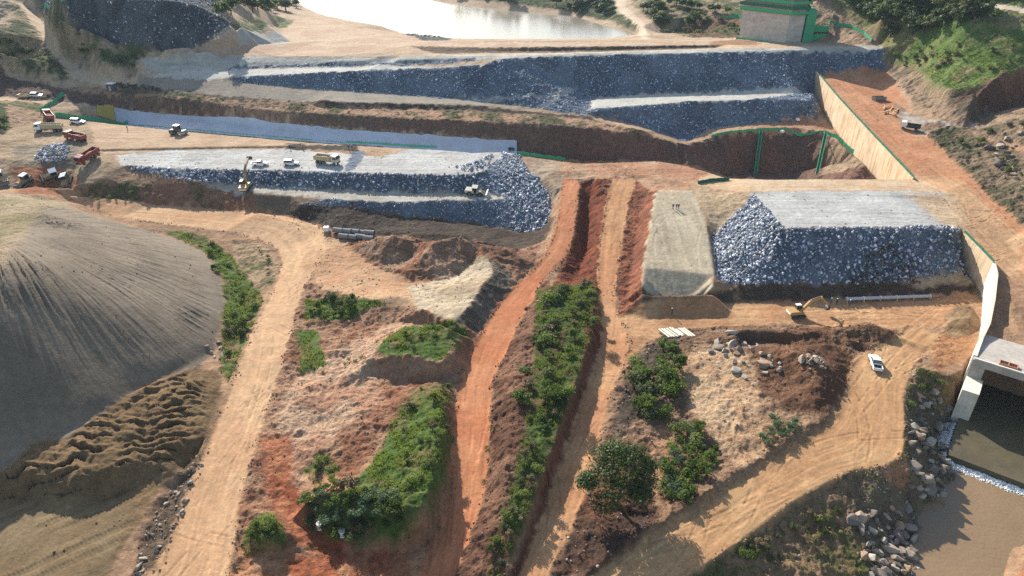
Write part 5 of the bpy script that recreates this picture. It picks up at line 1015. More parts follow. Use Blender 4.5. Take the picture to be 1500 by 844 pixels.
bushes([(985,640),(1020,622),(1058,660),(1062,690),(1010,740),(972,738),(968,690)], 30, .8, 1.35, 'green bush in the clump below the sandy gully ground', 'bushes below the sandy gully ground', (0, 1, 2, 5), 1.1)
bushes([(1112,640),(1140,615),(1165,622),(1150,640),(1120,655)], 6, .7, 1.1, 'blue green bush on the sandy bank above the curving haul road', 'bushes above the curving haul road', (5,))
bushes([(600,575),(660,568),(655,640),(640,700),(600,740),(575,700),(590,640)], 24, .35, .9, 'small bush on the grassy hump left of the red haul road', 'bushes on the grassy hump', (0, 2, 4, 6), 1.2)
bushes([(450,735),(500,715),(570,725),(600,760),(560,795),(500,795),(455,775)], 34, .6, 1.2, 'leafy bush on the shaded slope below the grassy hump', 'bushes on the shaded slope', (0, 1, 5, 4, 6), 1.0)
bushes([(448,690),(472,668),(500,690),(485,708)], 6, .4, .7, 'low bush beside the pale dirt patch left of the grassy hump', 'bushes beside the pale dirt patch', (2, 0))
bushes([(448,440),(500,437),(545,445),(520,470),(450,472)], 12, .5, 1.2, 'bush in the green hollow below the dirt yard', 'bushes in the green hollow', (1, 0, 4))
bushes([(560,510),(592,484),(645,476),(684,488),(668,515),(610,520)], 12, .35, .65, 'small bush on the grassy mound above the dark cut', 'bushes on the grassy mound', (2, 0, 4))
bushes([(480,545),(520,520),(545,535),(530,550)], 4, .35, .55, 'dark small bush left of the dark cut', 'bushes left of the dark cut', (5, 1))
bushes([(358,795),(378,765),(398,757),(418,790),(390,808)], 9, .5, .8, 'green bush on the small mound at the bottom of the left haul road', 'bushes on the small mound', (2, 0), .9)
bushes([(265,348),(300,350),(340,385),(378,430),(382,440),(362,490),(335,540),(330,480),(330,430),(310,385)], 34, .4, 1.15, 'green bush in the strip between the grey sand heap and the left haul road', 'bushes beside the grey sand heap', (0, 1, 2, 4), 1.1)
bushes([(375,362),(400,372),(408,400),(395,405)], 6, .35, .6, 'small bush inside the bend of the left haul road', 'bushes inside the bend', (4, 1))
bushes([(1060,830),(1130,780),(1200,735),(1240,740),(1220,800),(1120,840)], 26, .3, .75, 'green bush on the river bank below the curving haul road', 'bushes on the river bank', (2, 0, 4, 6), 1.0)
bushes([(1345,548),(1395,552),(1400,580),(1350,575),(1330,610),(1328,580)], 8, .35, .7, 'green bush on top of the rocky bank left of the culvert', 'bushes left of the culvert', (2, 0))
bushes([(1360,235),(1420,200),(1500,180),(1500,300),(1450,260)], 14, .6, 1.3, 'scrubby bush on the rubble hillside right of the orange platform', 'bushes on the right hillside', (4, 0))
bushes([(0,165),(0,195),(12,190),(10,165)], 4, .8, 1.3, 'bush on the mound at the left edge behind the dump trucks', 'bushes on the left mound', (0, 4))
bushes([(105,284),(200,284),(230,292),(150,300)], 9, .4, .7, 'low bush on the bank behind the grey sand heap', 'bushes behind the grey sand heap', (2, 4))
bushes([(0,50),(30,60),(80,100),(40,100),(0,90)], 20, .9, 1.7, 'dark bush on the far left hillside below the hill road', 'bushes on the left hillside', (4, 1))
bushes([(85,45),(160,75),(210,75),(195,108),(120,85)], 18, .7, 1.5, 'bush on the slope between the hill road and the waste tip', 'bushes below the waste tip', (4, 1, 2))
bushes([(1290,70),(1340,70),(1430,80),(1500,70),(1500,100),(1430,115),(1350,105)], 26, .7, 1.5, 'bush scattered on the bright grassy hillside at the right', 'bushes on the grassy hillside', (0, 2, 4))
bushes([(935,20),(1080,15),(1085,52),(1000,52),(960,38)], 24, 1.0, 2.0, 'bush on the far bank left of the intake tower', 'bushes left of the intake tower', (0, 4, 1))
bushes([(120,126),(280,148),(520,167),(780,178),(930,195),(760,172),(500,160),(280,142)], 26, .3, .6, 'scrubby low bush on the earth ledge above the lined trench', 'bushes on the earth ledge', (4, 2), 3)
QUEUE.sort(key=lambda q: -q[2] / math.hypot(q[1][1], CAMZ))
for k, p, s_, lab, gr, sq in QUEUE[:296]: plant(BUSH[k], p, s_, lab, 'bush', gr, sq)
V, F, T, off = [], [], [], 0                                    # the smallest and farthest scrub
for k, p, s_, lab, gr, sq in QUEUE[296:]:
    me = TREE[BUSH[k].name][0].data if TREE[BUSH[k].name][0].name.startswith('foliage') else TREE[BUSH[k].name][1].data; n = len(me.vertices); v = np.empty(n * 3, np.float32); me.vertices.foreach_get('co', v); v = v.reshape(-1, 3); t_ = np.empty(n, np.float32); me.attributes['tint'].data.foreach_get('value', t_)
    keep = np.repeat(rng.random(n // 4) < .5, 4); v = v[keep]; an = rnd.uniform(0, 6.28); c_, s2 = math.cos(an), math.sin(an); sz = 1.25
    v = np.stack([(v[:, 0] * c_ - v[:, 1] * s2) * s_ + p[0], (v[:, 0] * s2 + v[:, 1] * c_) * s_ + p[1], v[:, 2] * s_ * sq + float(tz(*p)) - .05], 1); V.append(v); F.append(np.arange(len(v)).reshape(-1, 4) + off); T.append(t_[keep]); off += len(v)
o = np_mesh('scrub', np.concatenate(V), np.concatenate(F), LEAF_O, extra={'tint': np.concatenate(T)}); tag(o, 'small scattered scrub on banks and far hillsides', 'scrub', kind='stuff')
# trees
def trees(px, n, s0, s1, label, group, mind=3.0, which=(0, 1, 2, 3)):
    for p in spots(px, n, mind): plant(TREES[rnd.choice(which)], p, rnd.uniform(s0, s1), label, 'tree', group, rnd.uniform(.85, 1.15))
trees([(300,5),(345,-5),(430,-2),(440,18),(415,24),(350,28),(335,45),(310,30)], 42, 1.1, 1.9, 'dark green tree in the grove left of the lake', 'trees left of the lake', 3.6)
trees([(660,-5),(740,4),(800,14),(835,20),(880,30),(900,20),(890,0),(860,-14),(740,-20)], 60, 1.1, 2.0, 'dark green tree on the far shore behind the lake', 'trees on the far lake shore', 4)
trees([(930,10),(1000,8),(1060,20),(1030,36),(960,34)], 20, .9, 1.6, 'dark green tree beside the winding far road', 'trees beside the winding far road', 3.6)
trees([(1280,60),(1300,30),(1250,0),(1330,-10),(1440,20),(1470,35),(1400,48),(1340,52)], 62, 1.0, 1.7, 'dark green tree in the dense grove on the right hilltop', 'trees on the right hilltop', 3.4)
trees([(1420,0),(1500,10),(1500,-8),(1430,-14)], 14, 1.0, 1.6, 'dark tree above the hill road in the upper right corner', 'trees above the hill road', 3)
trees([(1180,-2),(1230,-4),(1262,10),(1262,25),(1225,8),(1190,4)], 12, .8, 1.3, 'tree at the top of the cut slope behind the intake tower', 'trees behind the intake tower', 3)
# the big dark tree between the haul roads
big = empty('tree', tuple(top(905, 742)), .3, 1.4); tag(big, 'big dark tree leaning over the rubble beside the middle haul road', 'tree')
V, F, T = leaf_cloud(9500, [(-2.4, -1.2, 2.0, 1.7), (2.2, -1.4, 2.2, 1.5), (-4.2, .2, 4.6, 1.1), (3.9, .8, 4.2, 1.2), (.6, 3.4, 5.0, 1.5), (0, 0, 5.2, 2.2), (-1.9, .8, 4.3, 2.1), (1.9, .9, 4.9, 2.0), (.4, 1.9, 6.0, 2.1), (-3.6, 1.3, 3.6, 1.3), (2.7, -.7, 3.7, 1.6), (-.8, -1.5, 3.8, 1.8), (-1.0, 2.5, 5.6, 1.7), (2.6, 2.0, 5.2, 1.5), (1.2, -2.0, 3.3, 1.3)], .145, .8, .55)
np_mesh('crown', V, F, LEAF_D, big, extra={'tint': T}); mb = MB(); mb.tube((0, 0, -.5), (.2, .2, 3.6), .3, .2, 10)
for i in range(9): an = i * .72; mb.tube((.1, .1, 1.6 + .25 * i), (math.cos(an) * 2.6, math.sin(an) * 2.4 + .5, 4 + .25 * i), .13, .03, 6)
mb.build('trunk', BARK, big)
# grass
def grass(name, label, polys, dens, h0, h1, mat, keep=None):
    X, Y = [], []
    for p, d in polys: x, y = scatter(np.array(ZW[p] if isinstance(p, str) else hits(p)), d * dens, .3); X.append(x); Y.append(y)
    x, y = np.concatenate(X), np.concatenate(Y); q = fbm(x * .35, y * .35, 2, 7) + .35 * fbm(x * 1.3, y * 1.3, 2, 9) > -.02; q &= tz(x, y) > RIVER_Z + .3; x, y = x[q], y[q]; n = len(x); z = tz(x, y); nb = 4; h = rng.uniform(h0, h1, n)
    V = np.zeros((n, nb, 3, 3)); 
    for k in range(nb):
        a = rng.uniform(0, 6.28, n); l = h * rng.uniform(.6, 1.1, n); w = .035 + .06 * h; sp = rng.uniform(.15, .6, n) * h; bx_ = x + rng.normal(size=n) * .1; by_ = y + rng.normal(size=n) * .1
        V[:, k, 0] = np.stack([bx_ - np.sin(a) * w, by_ + np.cos(a) * w, z - .05], 1); V[:, k, 1] = np.stack([bx_ + np.sin(a) * w, by_ - np.cos(a) * w, z - .05], 1); V[:, k, 2] = np.stack([bx_ + np.cos(a) * sp, by_ + np.sin(a) * sp, z + l], 1)
    T = np.repeat(np.clip(rng.beta(2, 2, n * nb), 0, 1), 3); o = np_mesh(name, V.reshape(-1, 3), np.arange(n * nb * 3).reshape(-1, 3), mat, extra={'tint': T}); tag(o, label, 'grass', kind='stuff'); return o
grass('grass', 'bright green grass on the humps and hollows between the left and red haul roads', [('g1', 1), ('g2', 1), ('g3', 1.2), ('g4', 1.2), ('g5', 1.2), ('g6', 1)], 9, .22, .6, LEAF_G)
grass('grass', 'green undergrowth in the strips beside the haul roads', [('strip', 1.3), ('g7', 1)], 6, .25, .7, LEAF_G)
grass('grass', 'sparse weeds on the river bank', [('bank', 1)], 2.2, .2, .55, LEAF_G)
grass('grass', 'grass covering the right hillside', [([(1290,66),(1345,60),(1420,72),(1530,52),(1530,96),(1470,108),(1430,132),(1400,139),(1375,127),(1330,95)], 1)], 2.0, .4, 1.0, LEAF_G)
# ------------------------------------------------------------ vehicles and plant (x forward, z up, metres)
WHITE = paint_mat('white_paint', (.78, .78, .76), .35, dirt=.15, spec=.5); REDP = paint_mat('red_paint', (.26, .035, .03), .45, dirt=.35, dirtcol=(.35, .22, .14)); YEL = paint_mat('yellow_paint', (.42, .25, .09), .45, dirt=.35); TANP = paint_mat('tan_paint', (.52, .42, .26), .6, dirt=.3); CREAM = paint_mat('cream_paint', (.62, .55, .42), .5, dirt=.3)
GLASSM = paint_mat('dark_glass', (.012, .016, .02), .08, dirt=.05, spec=.8); RUB = paint_mat('rubber', (.022, .021, .02), .9, dirt=.4); STEELM = paint_mat('worn_steel', (.20, .19, .18), .5, metal=.3, dirt=.4); LAMP = paint_mat('lamp_glass', (.75, .75, .7), .15, dirt=.05); REDL = paint_mat('tail_lamp', (.4, .02, .015), .3, dirt=.05); SOILM = paint_mat('soil_load', (.22, .14, .08), .95, dirt=.5)
def wheel(parent, x, y, r, w, rim=True):
    o = MB().tube((x, y - w / 2, r), (x, y + w / 2, r), r, n=16).build('wheel', RUB, parent)
    if rim: MB().tube((x, y - w / 2 - .015, r), (x, y + w / 2 + .015, r), r * .55, n=12).build('rim', STEELM, o)
def put(root, px, py, heading, s=1.0, dz=0.0):
    p = top(px, py); root.location = (p[0], p[1], p[2] + dz); root.scale = (s,) * 3
    gx, gy = slope_of(p[0], p[1], 1.8); h = math.radians(heading); up = Vector((-float(gx) * .8, -float(gy) * .8, 1)).normalized(); f = Vector((math.cos(h), math.sin(h), 0)); f = (f - up * f.dot(up)).normalized(); r = up.cross(f)
    root.rotation_euler = Matrix((f, r, up)).transposed().to_euler(); return root
def dump_truck(label, cab, bed, load=True):
    t = empty('dump_truck'); tag(t, label, 'dump truck', None)
    MB().box(-4.0, 3.9, -.5, .5, .75, 1.05, bev=.05).build('chassis', DARKM, t)
    c = MB().prism([(2.2, 1.0), (4.15, 1.0), (4.15, 1.9), (3.85, 3.0), (2.3, 3.1), (2.2, 3.0)], -1.22, 1.22).build('cab', cab, t)
    MB().add([(4.165, -1.05, 1.95), (4.165, 1.05, 1.95), (3.87, 1.0, 2.95), (3.87, -1.0, 2.95), (4.14, -1.05, 1.95), (4.14, 1.05, 1.95), (3.84, 1.0, 2.95), (3.84, -1.0, 2.95)], [(0, 1, 2, 3), (7, 6, 5, 4), (0, 3, 7, 4), (1, 5, 6, 2), (3, 2, 6, 7), (0, 4, 5, 1)]).build('windscreen', GLASSM, c)
    for s in (-1, 1): MB().box(2.75, 3.75, s * 1.225 - .01, s * 1.225 + .01, 2.0, 2.75).build('side_window', GLASSM, c); MB().box(4.1, 4.2, s * .95 - .2, s * .95 + .2, 1.15, 1.4, bev=.03).build('headlight', LAMP, c); MB().box(3.9, 4.05, s * 1.45 - .1, s * 1.45 + .1, 1.9, 2.6, bev=.03).build('mirror', DARKM, c)
    MB().box(4.1, 4.3, -1.2, 1.2, .6, 1.0, bev=.05).build('bumper', DARKM, t)
    mb = MB(); th = .09; x0, x1, w, z0, z1 = -4.3, 2.0, 1.25, 1.25, 2.75
    mb.box(x0, x1, -w, w, z0, z0 + th); mb.box(x0 + .1, x1, -w, -w + th, z0 + th, z1); mb.box(x0 + .1, x1, w - th, w, z0 + th, z1); mb.box(x1 - th, x1, -w + th, w - th, z0 + th, z1 + .35); mb.box(x0, x0 + th, -w, w, z0 + th, z1 - .15); mb.box(x1, x1 + .7, -w * .95, w * .95, z1 + .3, z1 + .38)
    for k in range(6):
        x = x0 + .6 + k * 1.05
        for s in (-1, 1): mb.box(x - .06, x + .06, s * (w + .05) - .05, s * (w + .05) + .05, z0 + .02, z1 - .05)
    b = mb.build('tipper_body', bed, t)
    if load:
        m2 = MB(); n = 8; m2.add([(x0 + .15 + (x1 - x0 - .3) * i / n, -w + .12 + (2 * w - .24) * j / 4, z0 + .15 + .95 * math.sin(PI * min(max(i, .6), n - .6) / n) * (.6 + .4 * math.sin(PI * j / 4)) + .1 * rnd.random()) for i in range(n + 1) for j in range(5)], [(i * 5 + j, i * 5 + j + 1, i * 5 + j + 6, i * 5 + j + 5) for i in range(n) for j in range(4)]); m2.build('load', SOILM, b)
    for x in (3.1, -1.9, -3.3):
        for s in (-1, 1): wheel(t, x, s * (1.02 if x > 0 else .95), .54, .34 if x > 0 else .56)
    MB().box(.2, 1.5, .62, 1.1, .6, 1.15, bev=.08).build('fuel_tank', STEELM, t); MB().tube((2.05, -1.0, 1.2), (2.05, -1.0, 3.3), .08).build('exhaust', STEELM, t)
    return t
put(dump_truck('red dump truck parked farthest back beside the net fence', REDP, REDP), 72, 176, 130, 1.0)
put(dump_truck('dump truck with white cab and tan body behind the red trucks', WHITE, TANP), 73, 193, 193, 1.05)
put(dump_truck('red dump truck with cab to the left, right of the rock heap', REDP, REDP), 112, 206, 157, 1.0)
put(dump_truck('red dump truck facing the camera nearest the bulldozers', REDP, REDP), 131, 235, -108, 1.0)
put(dump_truck('tan dump truck on the gravel top of the central embankment', CREAM, TANP), 480, 240, -18, 1.0)
def car(label, kind='suv', paint=WHITE, name='car'):
    t = empty(name); tag(t, label, 'pickup' if kind != 'suv' else 'car')
    prof = {'suv': [(-2.3, .45), (2.3, .45), (2.35, .8), (1.15, 1.02), (.95, 1.06), (-2.3, 1.06)], 'pickup': [(-2.6, .5), (2.55, .5), (2.6, .88), (1.35, 1.08), (1.2, 1.1), (-.85, 1.1), (-.85, .72), (-2.5, .72), (-2.5, 1.08), (-2.6, 1.08)]}[kind]
    b = MB().prism(prof, -.88, .88).build('body', paint, t)
    cabp = {'suv': [(-2.2, 1.063), (1.0, 1.063), (.25, 1.68), (-1.9, 1.72), (-2.2, 1.2)], 'pickup': [(-.85, 1.103), (1.2, 1.103), (.5, 1.72), (-.6, 1.76), (-.82, 1.2)]}[kind]
    c = MB().prism(cabp, -.80, .80).build('cabin', GLASSM, b); x0, x1 = (cabp[3][0], cabp[2][0]); MB().box(x0 - .05, x1 + .05, -.78, .78, 1.70, 1.78, bev=.03).build('roof', paint, b)
    for s in (-1, 1):
        for q in ((cabp[1][0], cabp[2][0]), (cabp[0][0] + .05, cabp[3][0]), (-.1, -.12)): MB().tube((q[0], s * .80, 1.06), (q[1], s * .78, 1.72), .045, n=5).build('pillar', paint, b)
        fx = cabp[0][0]; front = prof[1][0]
        MB().box(front - .08, front + .05, s * .62 - .2, s * .62 + .2, .68, .85, bev=.02).build('headlight', LAMP, b); MB().box(prof[0][0] - .04, prof[0][0] + .06, s * .72 - .1, s * .72 + .1, .78, 1.02, bev=.02).build('tail_light', REDL, b)
    if kind == 'pickup':
        for s in (-1, 1): MB().box(-2.5, -.85, s * .84 - .04, s * .84 + .04, .722, 1.12).build('bed_side', paint, b)
        MB().box(-2.48, -.87, -.79, .79, .722, .75).build('bed_liner', DARKM, b)
    for x in (1.5, -1.45):
        for s in (-1, 1): wheel(t, x, s * .8, .36, .26)
    MB().box(prof[1][0] - .05, prof[1][0] + .12, -.86, .86, .42, .62, bev=.04).build('bumper', DARKM, t); return t
put(car('white pickup parked on the wide dirt turning area near the culvert', 'pickup', name='pickup_truck'), 1281, 536, 76, 1.05)
put(car('white car beside the green net fence behind the dump trucks'), 114, 181, 12, 1.1)
put(car('white pickup with dark load bed on the central embankment', 'pickup', name='pickup_truck'), 381, 243, 12, 1.0)
put(car('white estate car on the central embankment left of the tan dump truck'), 427, 242, 3, 1.05)
put(car('white car in the shade of the trench end at the far left'), 55, 144, 5, 1.0); put(dump_truck('dusty tan truck in the shade of the trench end at the far left', TANP, TANP, False), 36, 145, 170, .6)
def excavator(label, boom, stick, buck, turn=0.0, col=YEL, s=1.0):
    """boom, stick, buck: (x,z) of boom foot-to-elbow, stick end, bucket tip in the arm plane"""
    t = empty('excavator'); tag(t, label, 'excavator')
    for q in (-1, 1):
        tr = MB().prism([(-1.9, .25), (-1.6, 0), (1.6, 0), (1.9, .25), (1.9, .62), (1.6, .88), (-1.6, .88), (-1.9, .62)], q * 1.15 - .3, q * 1.15 + .3).build('track', RUB, t)
        for k in range(7): MB().tube((-1.5 + k * .5, q * 1.15 - .33, .28), (-1.5 + k * .5, q * 1.15 + .33, .28), .17, n=8).build('roller', STEELM, tr)
    MB().box(-.9, .9, -.8, .8, .45, .95, bev=.05).build('undercarriage', DARKM, t)
    R = Matrix.Rotation(math.radians(turn), 3, 'Z'); up = empty('upper', (0, 0, 0), math.radians(turn)); up.parent = t; U = up
    def B(m, nm, mat, par): return m.build(nm, mat, par)
    h = B(MB().prism([(-2.6, 1.1), (1.2, 1.1), (1.2, 1.6), (-.6, 2.05), (-2.45, 2.05), (-2.65, 1.7)], -1.3, 1.3), 'house', col, U)
    B(MB().box(-2.7, -1.9, -1.28, 1.28, 1.0, 1.75, bev=.15), 'counterweight', WHITE, U); c = B(MB().prism([(-.35, 1.6), (1.35, 1.5), (1.3, 2.2), (1.0, 2.95), (-.3, 2.95)], .35, 1.3), 'cab', GLASSM, U); B(MB().box(-.4, 1.05, .32, 1.33, 2.95, 3.05, bev=.03), 'cab_roof', WHITE, U)
    for (x, z, x2, z2) in ((1.35, 1.5, 1.02, 2.95), (-.33, 1.6, -.3, 2.95), (.5, 1.6, .5, 2.95)):
        for y in (.35, 1.3): B(MB().tube((x, y, z), (x2, y, z2), .06, n=5), 'cab_pillar', col, U)
    f = (.9, 1.5); mid = ((f[0] + boom[0]) / 2 - .25, (f[1] + boom[1]) / 2 + .85)
    def arm(pts, w0, nm, mat, yw=.28):
        m = MB()
        for (a, b, wa, wb) in pts:
            d = Vector((b[0] - a[0], b[1] - a[1])).normalized(); n_ = Vector((-d.y, d.x)); m.prism([(a[0] + n_.x * wa, a[1] + n_.y * wa), (b[0] + n_.x * wb, b[1] + n_.y * wb), (b[0] - n_.x * wb, b[1] - n_.y * wb), (a[0] - n_.x * wa, a[1] - n_.y * wa)], -yw, yw)
        return B(m, nm, mat, U)
    arm([(f, mid, .3, .42), (mid, boom, .42, .26)], 0, 'boom', col); arm([(boom, stick, .32, .2)], 0, 'stick', col, .22)
    B(MB().tube((1.1, .0, 1.2), (mid[0] - .1, 0, mid[1] - .5), .12, n=8), 'boom_cylinder', STEELM, U); B(MB().tube((mid[0], 0, mid[1] + .5), (boom[0] + .2, 0, boom[1] + .45), .1, n=8), 'stick_cylinder', STEELM, U)
    sx, sz = stick; d = Vector((buck[0] - sx, buck[1] - sz)); n_ = Vector((-d.y, d.x)) * .55; B(MB().prism([(sx, sz), (sx + n_.x * .7, sz + n_.y * .7), (sx + n_.x + d.x * .6, sz + n_.y + d.y * .6), (buck[0], buck[1]), (sx + d.x * .5 - n_.x * .2, sz + d.y * .5 - n_.y * .2)], -.65, .65), 'bucket', DARKM, U)
    return t
put(excavator('orange yellow excavator reaching right over the dirt road at the foot of the right embankment', (5.6, 5.2), (8.3, 2.6), (7.4, 1.4), 0), 1167, 463, 8, .9)
put(excavator('excavator with white cab roof reaching up the rock face of the central embankment', (4.6, 5.6), (7.8, 6.2), (8.6, 5.0), 0), 362, 277, 84, 1.0)
DOZ = paint_mat('dusty_yellow', (.30, .22, .12), .6, dirt=.4)
def bulldozer(label, col=DOZ):
    t = empty('bulldozer'); tag(t, label, 'bulldozer')
    for q in (-1, 1):
        tr = MB().prism([(-1.9, .3), (-1.5, 0), (1.3, 0), (1.7, .3), (1.5, .75), (-1.6, 1.0)], q * 1.0 - .28, q * 1.0 + .28).build('track', RUB, t)
        for k in range(5): MB().tube((-1.3 + k * .6, q * 1.0 - .31, .3), (-1.3 + k * .6, q * 1.0 + .31, .3), .2, n=8).build('roller', STEELM, tr)
    MB().prism([(-1.7, .5), (2.0, .5), (2.0, 1.5), (1.8, 1.65), (.2, 1.75), (-.2, 1.4), (-1.7, 1.4)], -.62, .62).build('hood', col, t); MB().prism([(-1.5, 1.4), (.1, 1.4), (0, 2.65), (-1.4, 2.65)], -.75, .75).build('cab', GLASSM, t)
    for x in (-1.45, .03):
        for s in (-.76, .76): MB().box(x - .06, x + .06, s - .05, s + .05, 1.4, 2.66).build('cab_pillar', col, t)
    MB().box(-1.65, .25, -.9, .9, 2.67, 2.8, bev=.04).build('canopy', WHITE, t); MB().tube((1.2, .3, 1.6), (1.2, .3, 2.5), .07).build('exhaust', STEELM, t)
    MB().prism([(2.45, .05), (2.6, .1), (2.42, .55), (2.55, 1.2), (2.4, 1.2), (2.28, .55)], -1.75, 1.75).build('blade', STEELM, t)
    for s in (-1, 1): MB().box(-.2, 2.35, s * 1.36 - .08, s * 1.36 + .08, .3, .5).build('push_arm', col, t)
    MB().box(-2.5, -1.7, -.15, .15, .5, 1.3).build('ripper', STEELM, t); return t
for (px, py, hd, s, lab) in ((4, 266, -60, 1.15, 'leftmost of the bulldozers, cut by the left edge of the picture'), (38, 270, -110, 1.15, 'second bulldozer from the left edge with its blade towards the camera'), (78, 262, -140, 1.15, 'bulldozer with tan cab standing a little behind the others'), (101, 270, -85, 1.2, 'rightmost of the bulldozers with a broad grey blade facing the camera')): put(bulldozer(lab), px, py, hd, s)
def roller():
    t = empty('road_roller'); tag(t, 'road roller with white roof on the dirt top beside the lined trench', 'road roller')
    d = MB().tube((2.0, -1.05, .75), (2.0, 1.05, .75), .75, n=20).build('drum', STEELM, t); MB().box(1.1, 2.9, -1.2, -1.06, .55, .95).build('drum_frame', CREAM, t); MB().box(1.1, 2.9, 1.06, 1.2, .55, .95).build('drum_frame', CREAM, t); MB().box(.7, 1.1, -1.2, 1.2, .55, .95).build('drum_frame', CREAM, t)
    MB().prism([(-2.8, .8), (-.2, .8), (-.2, 1.5), (-1.2, 1.6), (-2.8, 1.45)], -.8, .8).build('hood', DARKM, t); MB().prism([(-1.0, 1.5), (.6, .9), (.6, 1.6), (.45, 2.85), (-.9, 2.85)], -.75, .75).build('cab', GLASSM, t); MB().box(-1.1, .7, -.85, .85, 2.85, 3.0, bev=.04).build('roof', WHITE, t)
    for x in (-.95, .52):
        for s in (-.77, .77): MB().box(x - .05, x + .05, s - .04, s + .04, 1.5, 2.86).build('cab_pillar', DARKM, t)
    for s in (-1, 1): wheel(t, -1.7, s * .95, .75, .5)
    return t
put(roller(), 262, 197, -12, 1.15)
def loader():
    t = empty('wheel_loader'); tag(t, 'tan wheel loader on the bench below the gravel top of the central embankment', 'wheel loader')
    MB().prism([(-3.2, .9), (-.4, .9), (-.4, 2.0), (-3.0, 1.95), (-3.25, 1.5)], -.9, .9).build('hood', CREAM, t); MB().prism([(-.9, 1.4), (.7, 1.4), (.6, 3.0), (-.8, 3.0)], -.75, .75).build('cab', GLASSM, t); MB().box(-1.0, .8, -.88, .88, 3.0, 3.14, bev=.04).build('roof', CREAM, t)
    for x in (-.86, .66):
        for s in (-.77, .77): MB().box(x - .06, x + .06, s - .05, s + .05, 1.4, 3.01).build('cab_pillar', CREAM, t)
    MB().box(.2, 2.0, -.6, .6, .7, 1.35, bev=.05).build('front_frame', CREAM, t)
    for s in (-.5, .5): MB().prism([(1.4, 1.5), (1.7, 1.75), (3.5, .75), (3.4, .45)], s - .1, s + .1).build('lift_arm', CREAM, t)
    MB().prism([(3.4, .25), (4.6, .1), (4.65, .2), (3.7, .4), (3.6, 1.1), (4.0, 1.55), (3.9, 1.6), (3.35, 1.2)], -1.4, 1.4).build('bucket', CREAM, t)
    for x in (1.55, -1.75):
        for s in (-1, 1): wheel(t, x, s * 1.05, .78, .58)
    return t
put(loader(), 697, 285, -12, 1.0)
def flatbed():
    t = empty('tipper_truck'); tag(t, 'small dark truck with white cab standing on the orange platform', 'truck')
    MB().box(-2.8, 2.6, -.4, .4, .6, .85).build('chassis', DARKM, t); c = MB().prism([(1.2, .8), (2.8, .8), (2.8, 1.6), (2.55, 2.4), (1.25, 2.45)], -1.0, 1.0).build('cab', WHITE, t); MB().box(2.72, 2.82, -.85, .85, 1.55, 2.2, rot=Matrix.Rotation(-.28, 3, 'Y')).build('windscreen', GLASSM, c)
    mb = MB(); mb.box(-3.0, 1.0, -1.05, 1.05, 1.0, 1.1); mb.box(-3.0, 1.0, -1.05, -.98, 1.1, 1.8); mb.box(-3.0, 1.0, .98, 1.05, 1.1, 1.8); mb.box(.93, 1.0, -.98, .98, 1.1, 1.9); mb.build('load_bed', DARKM, t)
    for x in (1.9, -1.8):
        for s in (-1, 1): wheel(t, x, s * .85, .45, .3)
    return t
put(flatbed(), 1332, 190, 150, 1.1)
# ------------------------------------------------------------ site things
CONC_D = concrete_mat('pipe_concrete', (.24, .23, .22), (.14, .12, .11), .4, 1, 1)
def culvert_unit(): 
    t = empty('pipe_section'); mb = MB(); n = 16
    o = [(1.5, .72 * math.cos(2 * PI * k / n), .72 + .72 * math.sin(2 * PI * k / n)) for k in range(n)]; i_ = [(1.5, .58 * math.cos(2 * PI * k / n), .72 + .58 * math.sin(2 * PI * k / n)) for k in range(n)]
    V = o + [(-1.5, y, z) for _, y, z in o] + i_ + [(-1.5, y, z) for _, y, z in i_]; F = []
    for k in range(n): q = (k + 1) % n; F += [(k, q, n + q, n + k), (2 * n + k, 3 * n + k, 3 * n + q, 2 * n + q), (k, 2 * n + k, 2 * n + q, q), (n + k, n + q, 3 * n + q, 3 * n + k)]
    mb.add(V, F); mb.build('barrel', CONC_D, t); mb = MB(); mb.tube((1.15, 0, .72), (1.45, 0, .72), .8, n=16, cap=False); mb.build('collar', CONC_D, t); freeze(t); return t
pr = culvert_unit(); first = True
for row, (y0, xs) in enumerate(((343.5, (496, 508.5, 520, 531, 542)), (349.5, (504, 516, 528, 540)))):
    for k, x in enumerate(xs):
        o = pr if first else copy_tree(pr); first = False; p = top(x, y0 + (x - 500) * .03 + row * 1.0); o.location = (p[0], p[1], p[2]); o.rotation_euler = (0, 0, math.radians(-14)); tag(o, 'grey concrete pipe section in the two rows laid out below the central embankment', 'concrete pipe', 'concrete pipes laid out in rows')
p = top(479, 341); t = empty('water_tank', tuple(p)); tag(t, 'white water tank left of the concrete pipe sections', 'water tank'); MB().box(-.8, .8, -.7, .7, .2, 1.5, bev=.15).build('tank_body', WHITE, t); MB().box(-.9, .9, -.8, .8, 0, .2).build('pallet', TIMBER, t); MB().tube((0, 0, 1.5), (0, 0, 1.62), .25).build('lid', DARKM, t)
# precast beams
def beam():
    t = empty('concrete_beam'); MB().box(-1.9, 1.9, -.24, .24, .1, .5, bev=.03).build('beam', PALE, t)
    for s in (-1.2, 1.2): MB().box(s - .06, s + .06, -.2, .2, -.05, .1).build('spacer', TIMBER, t)
    freeze(t); return t
pr = beam(); first = True
for k in range(10):
    x = 971 + k * 3.9 + (2 if k > 5 else 0); o = pr if first else copy_tree(pr); first = False; p = top(x + 1, 491.5 - k * .25); o.location = tuple(p); o.rotation_euler = (0, 0, math.radians(118)); tag(o, 'pale precast concrete beam in the row beside the dirt road junction', 'concrete beam', 'precast beams laid side by side')
A, B = top(1238, 442.5), top(1362, 437.5); t = empty('pipeline', tuple(A)); tag(t, 'long pale pipe lying on supports at the foot of the right embankment', 'pipe'); d = Vector(B - A); PIPE = paint_mat('pipe_coating', (.42, .41, .45), .5); MB().tube((0, 0, .75), (d.x, d.y, d.z + .75), .42, n=14).build('pipe', PIPE, t)
